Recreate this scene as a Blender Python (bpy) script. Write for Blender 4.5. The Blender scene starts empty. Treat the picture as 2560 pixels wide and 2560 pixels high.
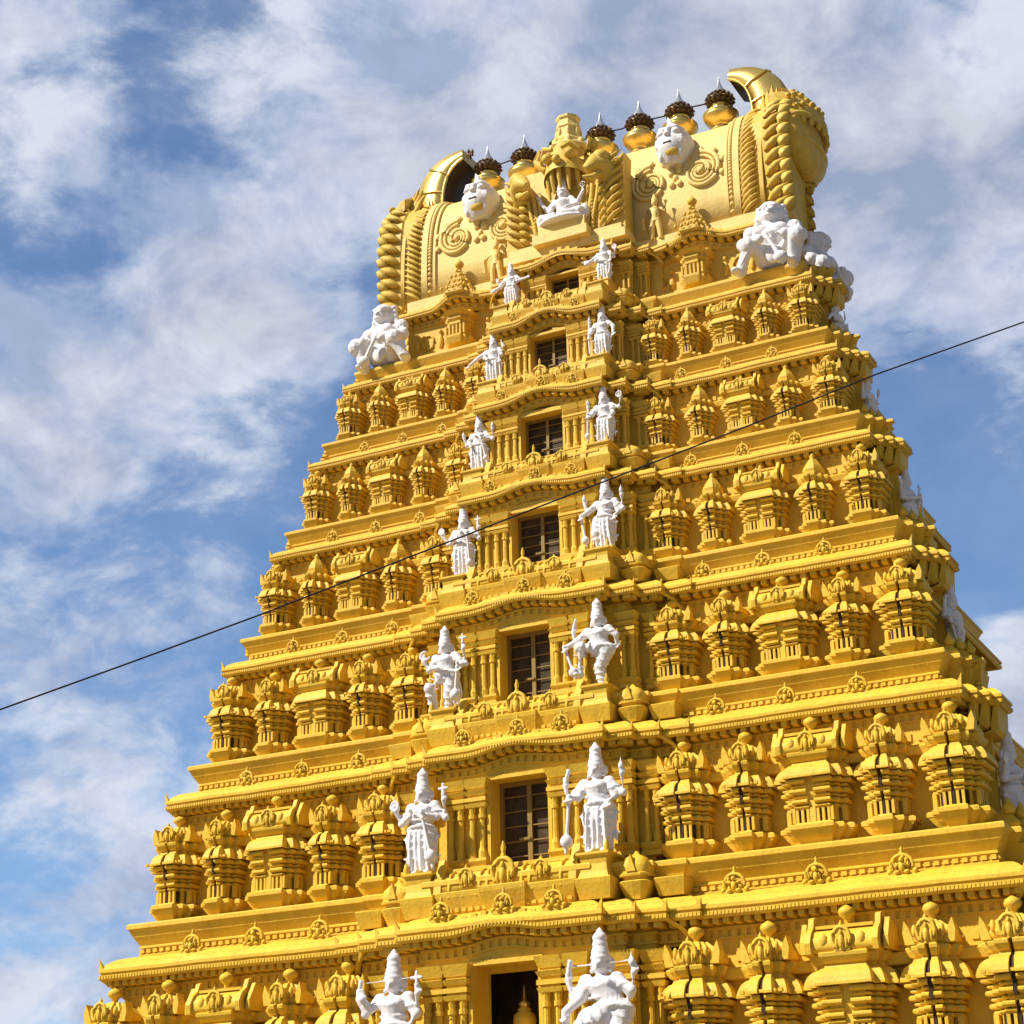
import bpy, bmesh, math, random
from mathutils import Vector, Matrix
R = math.radians
random.seed(7)
scene = bpy.context.scene
C = scene.collection
Z0 = 7.8                                   # tower datum (second cornice) above the ground

# ------------------------------------------------------------------ camera
YAW, PITCH, ROLL = -0.46657, 0.37506, -0.02262
f_ = Vector((math.sin(YAW)*math.cos(PITCH), math.cos(YAW)*math.cos(PITCH), math.sin(PITCH)))
r_ = Vector((math.cos(YAW), -math.sin(YAW), 0)); u_ = r_.cross(f_)
r2 = r_*math.cos(ROLL)+u_*math.sin(ROLL); u2 = -r_*math.sin(ROLL)+u_*math.cos(ROLL)
CAM = Vector((17.265, -33.841, -6.348+Z0)); FOC = 4857.3; SRC = 2560.0
cd = bpy.data.cameras.new('camera'); cam = bpy.data.objects.new('camera', cd); C.objects.link(cam)
cam.matrix_world = Matrix(((r2.x, u2.x, -f_.x, CAM.x), (r2.y, u2.y, -f_.y, CAM.y), (r2.z, u2.z, -f_.z, CAM.z), (0, 0, 0, 1)))
cd.sensor_width = 36; cd.lens = 36*FOC/SRC; cd.clip_start = .1; cd.clip_end = 6000
scene.camera = cam
def ray(px, py):                           # direction in the sky of a point of the photograph
    return (f_+r2*((px-SRC/2)/FOC)+u2*(-(py-SRC/2)/FOC)).normalized()

# ------------------------------------------------------------------ light
SUN_EL, SUN_AZ = R(45), R(45)              # azimuth measured to the left of the facade's normal
sd = Vector((-math.sin(SUN_AZ)*math.cos(SUN_EL), -math.cos(SUN_AZ)*math.cos(SUN_EL), math.sin(SUN_EL)))
sl = bpy.data.lights.new('sun', 'SUN'); sl.energy = 5.0; sl.angle = R(.55); sl.color = (1, .945, .85)
so = bpy.data.objects.new('sun', sl); C.objects.link(so)
so.rotation_euler = sd.to_track_quat('Z', 'Y').to_euler(); so.location = sd*80
scene.view_settings.view_transform = 'Standard'; scene.view_settings.look = 'None'
scene.view_settings.exposure = .46; scene.view_settings.gamma = 1

w = bpy.data.worlds.new('World'); scene.world = w; w.use_nodes = True
nt = w.node_tree; nt.nodes.clear(); N = nt.nodes.new; L = nt.links.new
def math_(op, a, b=None, c=None, clamp=False):
    n = N('ShaderNodeMath'); n.operation = op; n.use_clamp = clamp
    for i, v in enumerate((a, b, c)):
        if v is None: continue
        if isinstance(v, (int, float)): n.inputs[i].default_value = v
        else: L(v, n.inputs[i])
    return n.outputs[0]
out = N('ShaderNodeOutputWorld'); bg = N('ShaderNodeBackground'); L(bg.outputs[0], out.inputs[0])
STR = .074; bg.inputs[1].default_value = STR
sky = N('ShaderNodeTexSky'); sky.sky_type = 'NISHITA'; sky.sun_disc = False
sky.sun_elevation = SUN_EL; sky.sun_rotation = math.atan2(sd.x, sd.y)
sky.altitude = 900; sky.air_density = 1.0; sky.dust_density = .3; sky.ozone_density = 2.5
geo = N('ShaderNodeTexCoord'); D = geo.outputs['Generated']
# cloud cover: a slow noise field pushed up or down over whole regions of the sky
def noise(scale, det, rough, dist=0., vec=D, off=(0, 0, 0), st=(1, 1, 1), rot=(0, 0, 0)):
    m = N('ShaderNodeMapping'); m.inputs[1].default_value = off; m.inputs[3].default_value = st; m.inputs[2].default_value = rot; L(vec, m.inputs[0])
    n = N('ShaderNodeTexNoise'); n.inputs['Scale'].default_value = scale; n.inputs['Detail'].default_value = det
    n.inputs['Roughness'].default_value = rough; n.inputs['Distortion'].default_value = dist
    L(m.outputs[0], n.inputs['Vector']); return n.outputs[0]
big = noise(5.5, 10, .60, .35, off=(3.1, 1.7, .4), rot=(0, R(35), 0), st=(1, 1, 1.35))
mid = noise(17, 7, .6, .3, off=(1, 5, 2), rot=(0, R(40), 0), st=(.8, 1, 1.5))
warp = N('ShaderNodeVectorMath'); warp.operation = 'ADD'; L(D, warp.inputs[0])
wn = N('ShaderNodeTexNoise'); wn.inputs['Scale'].default_value = 9; wn.inputs['Detail'].default_value = 4; L(D, wn.inputs['Vector'])
ws = N('ShaderNodeVectorMath'); ws.operation = 'MULTIPLY_ADD'; L(wn.outputs['Color'], ws.inputs[0]); ws.inputs[1].default_value = (.075,)*3; ws.inputs[2].default_value = (-.0375,)*3
L(ws.outputs[0], warp.inputs[1])
REG = [  # px, py (photograph), radius px, push
    (2000, 250, 900, .48), (1250, 180, 560, .20), (1900, 640, 330, .22), (2420, 560, 420, .12),
    (700, 560, 300, .13), (560, 740, 190, .20), (150, 1060, 280, .26), (330, 960, 180, .20), (760, 830, 130, .22),
    (130, 620, 200, .10), (250, 1850, 300, .16), (120, 2420, 360, .34), (420, 1750, 130, .10), (2560, 1600, 170, .42), (2540, 1840, 170, .35),
    (560, 1250, 280, -.27), (420, 1480, 260, -.16), (180, 1560, 160, -.06), (230, 1880, 120, .10), (330, 1420, 90, .12), (900, 900, 120, -.36), (880, 690, 100, -.26), (210, 570, 150, -.32), (300, 760, 120, -.14),
    (450, 280, 170, -.14), (590, 400, 150, -.15), (500, 620, 80, .12), (2330, 1180, 270, -.42), (2470, 1400, 170, -.30), (2330, 880, 150, -.18), (60, 2170, 110, -.30), (200, 2080, 150, -.12), (880, 60, 130, -.10),
    (60, 200, 360, .17), (620, 80, 330, .12), (330, 60, 200, .10), (1000, 400, 260, .12)]
fine = noise(46, 6, .62, .4, off=(4, 1, 6), rot=(0, R(32), 0), st=(.7, 1, 1.6))
acc = math_('MULTIPLY_ADD', big, 1.55, math_('MULTIPLY_ADD', mid, 1.0, math_('MULTIPLY_ADD', fine, .30, -.96)))
for px, py, rad, amp in REG:
    d0 = ray(px, py)
    dn = N('ShaderNodeVectorMath'); dn.operation = 'DISTANCE'; L(warp.outputs[0], dn.inputs[0]); dn.inputs[1].default_value = d0
    g = math_('MULTIPLY', dn.outputs['Value'], FOC/rad/1.25)
    e = math_('POWER', math_('MULTIPLY_ADD', math_('MULTIPLY', g, g), 1.0, 1.0), -2.2)
    acc = math_('MULTIPLY_ADD', e, amp, acc)
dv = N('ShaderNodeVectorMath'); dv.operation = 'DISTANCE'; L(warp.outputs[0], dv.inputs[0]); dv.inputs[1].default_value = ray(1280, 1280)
far = N('ShaderNodeMapRange'); L(dv.outputs['Value'], far.inputs[0]); far.inputs[1].default_value = .50; far.inputs[2].default_value = .95; far.inputs[3].default_value = 0; far.inputs[4].default_value = -.75  # unseen outer sky made cloudless to weaken the ambient fill
acc = math_('ADD', acc, far.outputs[0])
cov = N('ShaderNodeMapRange'); cov.interpolation_type = 'SMOOTHSTEP'; L(acc, cov.inputs[0])
cov.inputs[1].default_value = .36; cov.inputs[2].default_value = .78; cov.inputs[3].default_value = .13
thick = N('ShaderNodeMapRange'); L(math_('MULTIPLY_ADD', math_('SUBTRACT', mid, big), .35, noise(13, 9, .60, .3, off=(7, 2, 9), rot=(0, R(30), 0), st=(1, 1, 1.4))), thick.inputs[0]); thick.inputs[1].default_value = .38; thick.inputs[2].default_value = .60
edge = N('ShaderNodeMapRange'); edge.interpolation_type = 'SMOOTHSTEP'; L(acc, edge.inputs[0]); edge.inputs[1].default_value = .55; edge.inputs[2].default_value = 1.15; edge.inputs[3].default_value = 1.12; edge.inputs[4].default_value = .90
cc = N('ShaderNodeMixRGB'); L(thick.outputs[0], cc.inputs[0])
cc.inputs[1].default_value = (3.5, 4.25, 6.1, 1); cc.inputs[2].default_value = (6.6, 7.0, 8.0, 1)
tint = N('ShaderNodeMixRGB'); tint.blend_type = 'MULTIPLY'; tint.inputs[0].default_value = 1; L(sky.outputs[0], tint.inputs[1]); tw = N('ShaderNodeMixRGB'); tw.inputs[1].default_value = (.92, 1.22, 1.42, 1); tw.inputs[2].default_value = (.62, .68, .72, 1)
tf = N('ShaderNodeMapRange'); L(dv.outputs['Value'], tf.inputs[0]); tf.inputs[1].default_value = .45; tf.inputs[2].default_value = 1.1; L(tf.outputs[0], tw.inputs[0]); L(tw.outputs[0], tint.inputs[2])  # clear sky dimmed away from the view, again to lower the fill
ce = N('ShaderNodeMixRGB'); ce.blend_type = 'MULTIPLY'; ce.inputs[0].default_value = 1; L(cc.outputs[0], ce.inputs[1]); L(edge.outputs[0], ce.inputs[2])
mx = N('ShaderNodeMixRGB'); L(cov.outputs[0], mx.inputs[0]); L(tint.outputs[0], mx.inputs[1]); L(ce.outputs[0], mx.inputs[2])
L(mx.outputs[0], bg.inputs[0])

# ------------------------------------------------------------------ materials
def mat(name, col, rough=.5, metal=0., var=.10, scale=1.6, bump=.02, dirt=0., dirt_col=(.16, .10, .03), spec=.25, fade=0., fade_col=(.74, .56, .14), top_col=None):
    m = bpy.data.materials.new(name); m.use_nodes = True; t = m.node_tree; b = t.nodes['Principled BSDF']
    b.inputs['Roughness'].default_value = rough; b.inputs['Metallic'].default_value = metal
    b.inputs['Specular IOR Level'].default_value = spec
    g = t.nodes.new('ShaderNodeNewGeometry')
    n1 = t.nodes.new('ShaderNodeTexNoise'); n1.inputs['Scale'].default_value = scale; n1.inputs['Detail'].default_value = 6; n1.inputs['Roughness'].default_value = .62
    t.links.new(g.outputs['Position'], n1.inputs['Vector'])
    rp = t.nodes.new('ShaderNodeMapRange'); rp.inputs[1].default_value = .3; rp.inputs[2].default_value = .7; rp.inputs[3].default_value = 1-var; rp.inputs[4].default_value = 1+var*.5
    t.links.new(n1.outputs[0], rp.inputs[0])
    mu = t.nodes.new('ShaderNodeMixRGB'); mu.blend_type = 'MULTIPLY'; mu.inputs[0].default_value = 1; mu.inputs[1].default_value = (*col, 1)
    t.links.new(rp.outputs[0], mu.inputs[2]); last = mu.outputs[0]
    if dirt:
        mp = t.nodes.new('ShaderNodeMapping'); mp.inputs[3].default_value = (2.2, 2.2, .35); t.links.new(g.outputs['Position'], mp.inputs[0])
        n2 = t.nodes.new('ShaderNodeTexNoise'); n2.inputs['Scale'].default_value = 2.4; n2.inputs['Detail'].default_value = 8; n2.inputs['Roughness'].default_value = .7
        t.links.new(mp.outputs[0], n2.inputs['Vector'])
        r2_ = t.nodes.new('ShaderNodeMapRange'); r2_.inputs[1].default_value = .53; r2_.inputs[2].default_value = .76; r2_.inputs[4].default_value = dirt
        t.links.new(n2.outputs[0], r2_.inputs[0])
        md = t.nodes.new('ShaderNodeMixRGB'); t.links.new(r2_.outputs[0], md.inputs[0]); t.links.new(last, md.inputs[1]); md.inputs[2].default_value = (*dirt_col, 1); last = md.outputs[0]
    if fade:
        n4 = t.nodes.new('ShaderNodeTexNoise'); n4.inputs['Scale'].default_value = .55; n4.inputs['Detail'].default_value = 9; n4.inputs['Roughness'].default_value = .68
        t.links.new(g.outputs['Position'], n4.inputs['Vector'])
        r4 = t.nodes.new('ShaderNodeMapRange'); r4.inputs[1].default_value = .46; r4.inputs[2].default_value = .72; r4.inputs[4].default_value = fade; t.links.new(n4.outputs[0], r4.inputs[0])
        mf = t.nodes.new('ShaderNodeMixRGB'); t.links.new(r4.outputs[0], mf.inputs[0]); t.links.new(last, mf.inputs[1]); mf.inputs[2].default_value = (*fade_col, 1); last = mf.outputs[0]
    if top_col:                                  # colour turns duller and more ochre with height
        sx = t.nodes.new('ShaderNodeSeparateXYZ'); t.links.new(g.outputs['Position'], sx.inputs[0])
        rz = t.nodes.new('ShaderNodeMapRange'); rz.inputs[1].default_value = Z0+6; rz.inputs[2].default_value = Z0+16.5; rz.inputs[4].default_value = .8; t.links.new(sx.outputs[2], rz.inputs[0])
        mz = t.nodes.new('ShaderNodeMixRGB'); t.links.new(rz.outputs[0], mz.inputs[0]); t.links.new(last, mz.inputs[1]); mz.inputs[2].default_value = (*top_col, 1); last = mz.outputs[0]
    t.links.new(last, b.inputs['Base Color'])
    if bump:
        n3 = t.nodes.new('ShaderNodeTexNoise'); n3.inputs['Scale'].default_value = 14; n3.inputs['Detail'].default_value = 5
        t.links.new(g.outputs['Position'], n3.inputs['Vector'])
        bp = t.nodes.new('ShaderNodeBump'); bp.inputs['Strength'].default_value = .5; bp.inputs['Distance'].default_value = bump
        t.links.new(n3.outputs[0], bp.inputs['Height']); t.links.new(bp.outputs[0], b.inputs['Normal'])
    return m
M = dict(
    yellow=mat('yellow_paint', (.72, .455, .036), .58, var=.14, fade=.45, fade_col=(.75, .51, .09), top_col=(.64, .41, .072), dirt=.45, dirt_col=(.28, .15, .015)),
    cream=mat('pale_gold_paint', (.78, .57, .19), .6, var=.12, scale=1.1, dirt=.3, dirt_col=(.40, .24, .05)),
    leaf=mat('ochre_gold_paint', (.66, .44, .075), .55, var=.16, scale=3, dirt=.35, dirt_col=(.30, .17, .03)),
    white=mat('white_limewash', (.74, .705, .70), .65, var=.05, dirt=.12, dirt_col=(.45, .40, .38)),
    brass=mat('gilded_metal', (.86, .60, .17), .30, metal=.75, var=.2, bump=.008),
    petal=mat('tarnished_copper', (.15, .095, .055), .42, metal=.5, var=.3, bump=.008),
    spike=mat('silver_spike', (.85, .83, .78), .25, metal=.8, var=.1, bump=0),
    pipe=mat('dark_pipe', (.045, .026, .012), .6, var=.2, bump=0),
    recess_shade=mat('recess_shade_paint', (.055, .030, .012), .9, var=.3, bump=0),  # near-black paint that stands in for shade inside recesses
    glass=mat('dark_window_glass', (.075, .048, .022), .5, var=.6, scale=4, bump=0, spec=.15),
    bars=mat('window_bars', (.26, .17, .04), .5, var=.15, bump=0),
    cable=mat('black_cable', (.02, .02, .024), .5, var=.1, bump=0),
    ground=mat('sandy_paving', (.20, .165, .12), .9, var=.25, scale=.4),
)

# ------------------------------------------------------------------ mesh builder
class MB:
    def __init__(s): s.v = []; s.f = []; s.sm = []; s.mi = []
    def add(s, v, f, smooth=False, mi=0):
        n = len(s.v); s.v += [tuple(p) for p in v]; s.f += [tuple(i+n for i in q) for q in f]; s.sm += [smooth]*len(f); s.mi += [mi]*len(f); return s
    def box(s, x0, x1, y0, y1, z0, z1, mi=0):
        return s.add([(x0, y0, z0), (x1, y0, z0), (x1, y1, z0), (x0, y1, z0), (x0, y0, z1), (x1, y0, z1), (x1, y1, z1), (x0, y1, z1)],
                     [(3, 2, 1, 0), (4, 5, 6, 7), (0, 1, 5, 4), (1, 2, 6, 5), (2, 3, 7, 6), (3, 0, 4, 7)], mi=mi)
    def loft(s, rings, smooth=False, caps=True, mi=0, closed=True):
        n = len(rings[0]); v = [p for r in rings for p in r]; f = []
        for i in range(len(rings)-1):
            for j in range(n if closed else n-1):
                a = i*n+j; b = i*n+(j+1) % n; f.append((a, b, b+n, a+n))
        s.add(v, f, smooth, mi)
        if caps and closed:
            s.add(rings[0], [tuple(range(n))[::-1]], False, mi); s.add(rings[-1], [tuple(range(n))], False, mi)
        return s
    def plan(s, poly, prof, cy=None, smooth=False, mi=0):   # prof: (outward offset, z); poly about (0, cy)
        hx = max(p[0] for p in poly); ys = [p[1] for p in poly]; c = (min(ys)+max(ys))/2; hy = (max(ys)-min(ys))/2
        return s.loft([[(x*(hx+o)/hx, c+(y-c)*(hy+o)/hy, z) for x, y in poly] for o, z in prof], smooth, mi=mi)
    def lathe(s, prof, n=12, c=(0, 0, 0), smooth=True, mi=0, sx=1, sy=1, ax=None):
        rings = []
        for r, z in prof:
            ring = [Vector((r*sx*math.cos(2*math.pi*i/n), r*sy*math.sin(2*math.pi*i/n), z)) for i in range(n)]
            if ax is not None: ring = [ax @ p for p in ring]
            rings.append([p+Vector(c) for p in ring])
        return s.loft(rings, smooth, mi=mi)
    def tube(s, pts, rad, n=8, smooth=True, mi=0):
        pts = [Vector(p) for p in pts]; rad = rad if isinstance(rad, (list, tuple)) else [rad]*len(pts); rings = []
        for i, p in enumerate(pts):
            t = (pts[min(i+1, len(pts)-1)]-pts[max(i-1, 0)]).normalized()
            a = t.cross(Vector((0, .31, .95)) if abs(t.z) < .9 else Vector((1, 0, 0))).normalized(); b = t.cross(a)
            rings.append([p+(a*math.cos(2*math.pi*j/n)+b*math.sin(2*math.pi*j/n))*rad[i] for j in range(n)])
        return s.loft(rings, smooth, mi=mi)
    def ell(s, c, r, n=12, m=8, mi=0):
        return s.lathe([(max(.02, math.sin(math.pi*i/m)), -math.cos(math.pi*i/m)*r[2]) for i in range(m+1)], n, c, True, mi, r[0], r[1])
    def extr(s, outline, y0, y1, mi=0, smooth=False, bulge=0.):   # outline in xz, extruded in y
        n = len(outline)
        return s.loft([[(x, y1, z) for x, z in outline], [(x, y0, z) for x, z in outline]], smooth, mi=mi)
    def xf(s, fn): s.v = [tuple(fn(Vector(p))) for p in s.v]; return s
    def join(s, o, fn=None): return s.add([fn(Vector(p)) for p in o.v] if fn else o.v, [], False) if False else s._join(o, fn)
    def _join(s, o, fn):
        n = len(s.v); s.v += [tuple(fn(Vector(p))) if fn else p for p in o.v]; s.f += [tuple(i+n for i in q) for q in o.f]; s.sm += o.sm; s.mi += o.mi; return s
    def mesh(s, name, mats):
        me = bpy.data.meshes.new(name); me.from_pydata(s.v, [], s.f)
        me.polygons.foreach_set('use_smooth', s.sm); me.polygons.foreach_set('material_index', s.mi)
        for m in (mats if isinstance(mats, (list, tuple)) else [mats]): me.materials.append(m)
        bm = bmesh.new(); bm.from_mesh(me); bmesh.ops.recalc_face_normals(bm, faces=bm.faces); bm.to_mesh(me); bm.free(); me.update()
        return me
    def build(s, name, mats, parent=None, loc=(0, 0, 0)):
        o = bpy.data.objects.new(name, s.mesh(name, mats)); C.objects.link(o); o.location = loc
        if parent: o.parent = parent
        return o
def empty(name, loc=(0, 0, 0), parent=None):
    o = bpy.data.objects.new(name, None); C.objects.link(o); o.location = loc; o.empty_display_size = .2
    if parent: o.parent = parent
    return o
def tag(o, label=None, cat=None, group=None, kind=None):
    for k, v in (('label', label), ('category', cat), ('group', group), ('kind', kind)):
        if v: o[k] = v
    return o
def copy_tree(o, parent=None):
    c = o.copy(); C.objects.link(c); c.parent = parent
    for ch in [x for x in bpy.data.objects if x.parent == o]: copy_tree(ch, c)
    return c

def statue_mesh(fn, voxel=.0095):
    mb = MB(); fn(mb); me = mb.mesh('carving', M['white'])
    o = bpy.data.objects.new('tmp', me); C.objects.link(o)
    md = o.modifiers.new('r', 'REMESH'); md.mode = 'VOXEL'; md.voxel_size = voxel; md.use_smooth_shade = True
    sm = o.modifiers.new('s', 'SMOOTH'); sm.factor = .4; sm.iterations = 2
    dg = bpy.context.evaluated_depsgraph_get(); e = o.evaluated_get(dg); m2 = bpy.data.meshes.new_from_object(e, depsgraph=dg)
    bpy.data.objects.remove(o); bpy.data.meshes.remove(me)
    m2.name = 'statue_body'; m2.materials.clear(); m2.materials.append(M['white']); return m2

# ------------------------------------------------------------------ ground
MB().add([(-3000, -3000, 0), (3000, -3000, 0), (3000, 3000, 0), (-3000, 3000, 0)], [(0, 1, 2, 3)]).build('ground', M['ground'])
tag(bpy.data.objects['ground'], 'pale sandy ground around the yellow temple tower', 'ground', kind='structure')

# ------------------------------------------------------------------ tower skeleton
TOWER = empty('temple_tower', (0, 6.05, 0))
tag(TOWER, 'tall yellow painted temple gateway tower with tiers of miniature shrines under a vaulted roof', 'temple tower')
def TP(o):                                   # parent to the tower, keeping world coordinates
    o.parent = TOWER; o.location = o.location-Vector((0, 6.05, 0)); return o
YC = 6.05
#      z        w       y       b      q
ST = {1: (-4.30, 11.05, -.93, 2.43, .70), 2: (0, 10.0, 0, 2.234, .67), 3: (3.698, 9.037, .795, 2.041, .66), 4: (6.876, 8.186, 1.567, 1.995, .97),
      5: (9.709, 7.388, 2.224, 1.808, .92), 6: (12.098, 6.703, 2.767, 1.62, 1.0), 7: (14.281, 6.109, 3.352, 1.421, 1.10), 8: (16.25, 5.0, 4.0, 1.40, .80)}
def sc(k): return (ST[k+1][0]-ST[k][0])/3.70 if k < 8 else .5
def half_path(k, sub=False):
    z, w_, y, b, q = ST[k]; s = sc(k)
    p = []
    if sub: p += [(b*.72*i/12, y-q) for i in range(13)]
    p += [(b, y-q), (b, y-.66*q), (b*1.26, y-.66*q), (b*1.26, y-.33*q), (b*1.5, y-.33*q), (b*1.5, y-.08), (b*1.78, y-.08), (b*1.78, y)]
    if sub: p += [(b*1.78+.6+(w_-b*1.78-1.5)*i/30, y) for i in range(31)]
    e = .16
    p += [(w_, y)]
    if k < 8:
        p += [(w_, y+.6*s), (w_+e, y+.6*s), (w_+e, y+.9*s), (w_+2*e, y+.9*s), (w_+2*e, y+1.2*s), (w_+3*e, y+1.2*s), (w_+3*e, y+2.2*s), (w_-.6*s, y+2.2*s), (w_-.6*s, 2*YC-y)]
    else: p += [(w_, 2*YC-y)]
    return p
def offset(path, o, closed=True):            # inward by o (path runs counter-clockwise seen from above: centre front -> right -> back -> left)
    n = len(path); res = []
    for i in range(n):
        a, p, c = Vector(path[i-1]), Vector(path[i]), Vector(path[(i+1) % n])
        d1 = p-a; d2 = c-p
        if not closed and i == 0: d1 = d2
        if not closed and i == n-1: d2 = d1
        d1.normalize(); d2.normalize()
        n1 = Vector((-d1.y, d1.x)); n2 = Vector((-d2.y, d2.x)); m = n1+n2
        m = m/max(.3, (m.dot(n1))) if m.length > 1e-6 else n1
        res.append((p.x+m.x*o, p.y+m.y*o))
    return res
def ring(k, sub=False):
    h = half_path(k, sub); l = [(-x, y) for x, y in h[::-1] if x > 1e-9]
    return h+l
def sweep(path, prof, disp=None, closed=True, smooth=False, mi=0):
    rings = [[(x, y, z+Z0) for x, y in offset(path, o, closed)] for o, z in prof]
    if disp: rings = [[disp(*p) for p in r] for r in rings]
    return MB().loft(rings, smooth, caps=False, closed=closed, mi=mi)
def bump(t): return .5+.5*math.cos(math.pi*min(1, abs(t)))
BAYA = {1: .0, 2: .04, 3: .05, 4: .07, 5: .10, 6: .13, 7: .15, 8: .16}
def disp_for(k):
    z, w_, y, b, q = ST[k]; A = BAYA[k]
    def f(px, py, pz):
        a = 0; dy = 0
        if abs(px) < b*.98 and py < y-.25*q+.3:
            a += A*bump(px/(b*.62))
            if pz < Z0+z-.13: a += .10*max(.6, sc(k))*bump(px/(b*.5))
        if k == 8 and py < 5.6 and 2.2 < abs(px) < 4.1:
            t = (abs(px)-3.14)/.85; a += .16*bump(t); dy -= .22*bump(t*.9)
        a += .007*math.sin(px*1.3+k*2.1)+.003*math.sin(px*4.3+k)+.002*math.sin(px*9.1+py*5)
        return (px, py+dy+.004*math.sin(px*3.1+k*1.3), pz+a)
    return f
def along(path, step, inset, closed=True):   # points with direction every `step` along the visible part of an offset path
    pts = offset(path, inset, closed); res = []; n = len(pts)
    for i in range(n if closed else n-1):
        a = Vector(pts[i]); b = Vector(pts[(i+1) % n]); l = (b-a).length; m = int(l/step)
        if m < 1: continue
        d = (b-a)/l; u = l/m
        for j in range(m): res.append((a+d*(u*(j+.5)), d, u))
    return res
def obox(mb, p, d, wd, dp0, dp1, z0, z1, disp=None):
    nrm = Vector((-d.y, d.x)); v = []
    for z in (z0, z1):
        for a, b in ((-1, dp0), (1, dp0), (1, dp1), (-1, dp1)):
            q = p+d*(a*wd/2)+nrm*b; v.append((q.x, q.y, z))
    if disp:
        c = disp(p.x, p.y, 0); v = [(x, y+c[1]-p.y, z+c[2]) for x, y, z in v]
    mb.add(v, [(3, 2, 1, 0), (4, 5, 6, 7), (0, 1, 5, 4), (1, 2, 6, 5), (2, 3, 7, 6), (3, 0, 4, 7)])

# ------------------------------------------------------------------ cornices, dentils, plinths, walls
for k in range(1, 9):
    z, w_, y, b, q = ST[k]; s = max(.62, sc(k)); dp = disp_for(k); rg = ring(k, True)
    s8 = s if k < 8 else .6
    prof = [(.62, -.66), (.47, -.66), (.47, -.60), (.43, -.58), (.45, .10), (.17, .03), (.12, -.03), (.10, -.25), (.05, -.25), (.01, -.21), (.01, -.13), (.04, -.12), (.04, -.085), (0, -.075), (0, -.01),
            (.05, .045), (.10, .10), (.17, .16), (.27, .22), (.40, .26), (.62, .28), (.62, .30), (1.2, .30)]
    mb = sweep(rg, [(o*(s8 if o > .3 else 1*max(.75, s8)), z+d*s8) for o, d in prof], dp)
    for p, d, u in along(ring(k, False), .205, .11*s8):
        if p.y > YC-1: continue
        obox(mb, p, d, u*.56, 0, .34*s8, z+Z0-.35*s8, z+Z0+.12*s8, dp)
    for p, d, u in along(ring(k, False), .185, .385*s8):
        if p.y > YC-1: continue
        obox(mb, p, d, u*.58, 0, .08*s8, z+Z0-.56*s8, z+Z0-.43*s8, dp)
    for zz0, zz1, ins0 in ((-.43, -.375, .375), (-.60, -.56, .38)):
        rr = sweep(rg, [(.44*s8, z+zz0*s8), (ins0*s8, z+zz0*s8), (ins0*s8, z+zz1*s8), (.44*s8, z+zz1*s8)], dp); mb.join(rr)
    for p, d, u in along(ring(k, False), .075*s8, -.004):
        if p.y > YC-1: continue
        obox(mb, p, d, u*.55, 0, .03*s8, z+Z0-.205*s8, z+Z0-.135*s8, dp)
    TP(mb.build('cornice', M['yellow']))
    if k < 8:
        prof = [(.66, .30), (.60, .30), (.60, .34), (.64, .35), (.64, .46), (.60, .47), (.60, .50), (.62, .52), (.50, .70), (.42, .86), (.385, .87), (.385, .95), (.41, .98), (1.6, .98)]
        if k == 7: prof = [(.60, .30), (.52, .30), (.45, .42), (.34, .62), (.34, .70), (.36, .74), (1.5, .74)]
        zz = z
        wing = ring(k, False)
        mbp = sweep(wing, [(o*s, zz+d*s) for o, d in prof])
        if k <= 4:                                # scalloped band of small knobs at the foot of the plinth
            for p, d, u in along(wing, .17*s, .60*s):
                if p.y > YC: continue
                obox(mbp, p, d, u*.6, -.02, .08, zz+Z0+.36*s, zz+Z0+.44*s)
            for p, d, u in along(wing, .36*s, .50*s):
                if p.y > YC: continue
                obox(mbp, p, d, u*.86, -.006*s, .12*s, zz+Z0+.705*s, zz+Z0+.84*s)
        TP(mbp.build('plinth', M['yellow']))
# horns and ribs at the cornice corners
for k in range(2, 9):
    z, w_, y, b, q = ST[k]; s = max(.6, sc(k))
    cnr = [(b, y-q), (b*1.26, y-.66*q), (b*1.5, y-.33*q), (b*1.78, y-.08), (w_, y)]
    for sx in (1, -1):
        for i, (x, yy) in enumerate(cnr):
            mb = MB().loft([[(sx*(x-.01+a*.06*s*(1-t)+.03*s*t), yy+.01+bb*.06*s*(1-t), Z0+z-.02+t*(.27 if i in (0, 4) else .17)*s) for a, bb in ((-2, 0), (0, 0), (0, 2), (-2, 2))] for t in (0, .5, .85, 1)])
            TP(mb.build('corner_horn', M['yellow']))
        for x, yy, dx in ((w_, y, -.5), (b*1.5, y-.25*q, .34)):
            rb = MB().tube([(sx*(x-.06), yy+.06, Z0+z-.2*s), (sx*(x+dx*.5*s), yy+.28*s, Z0+z-.38*s), (sx*(x+dx*s), yy+.5*s, Z0+z-.66*s)], .055*s, 4, False)
            TP(rb.build('corner_rib', M['yellow']))

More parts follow.
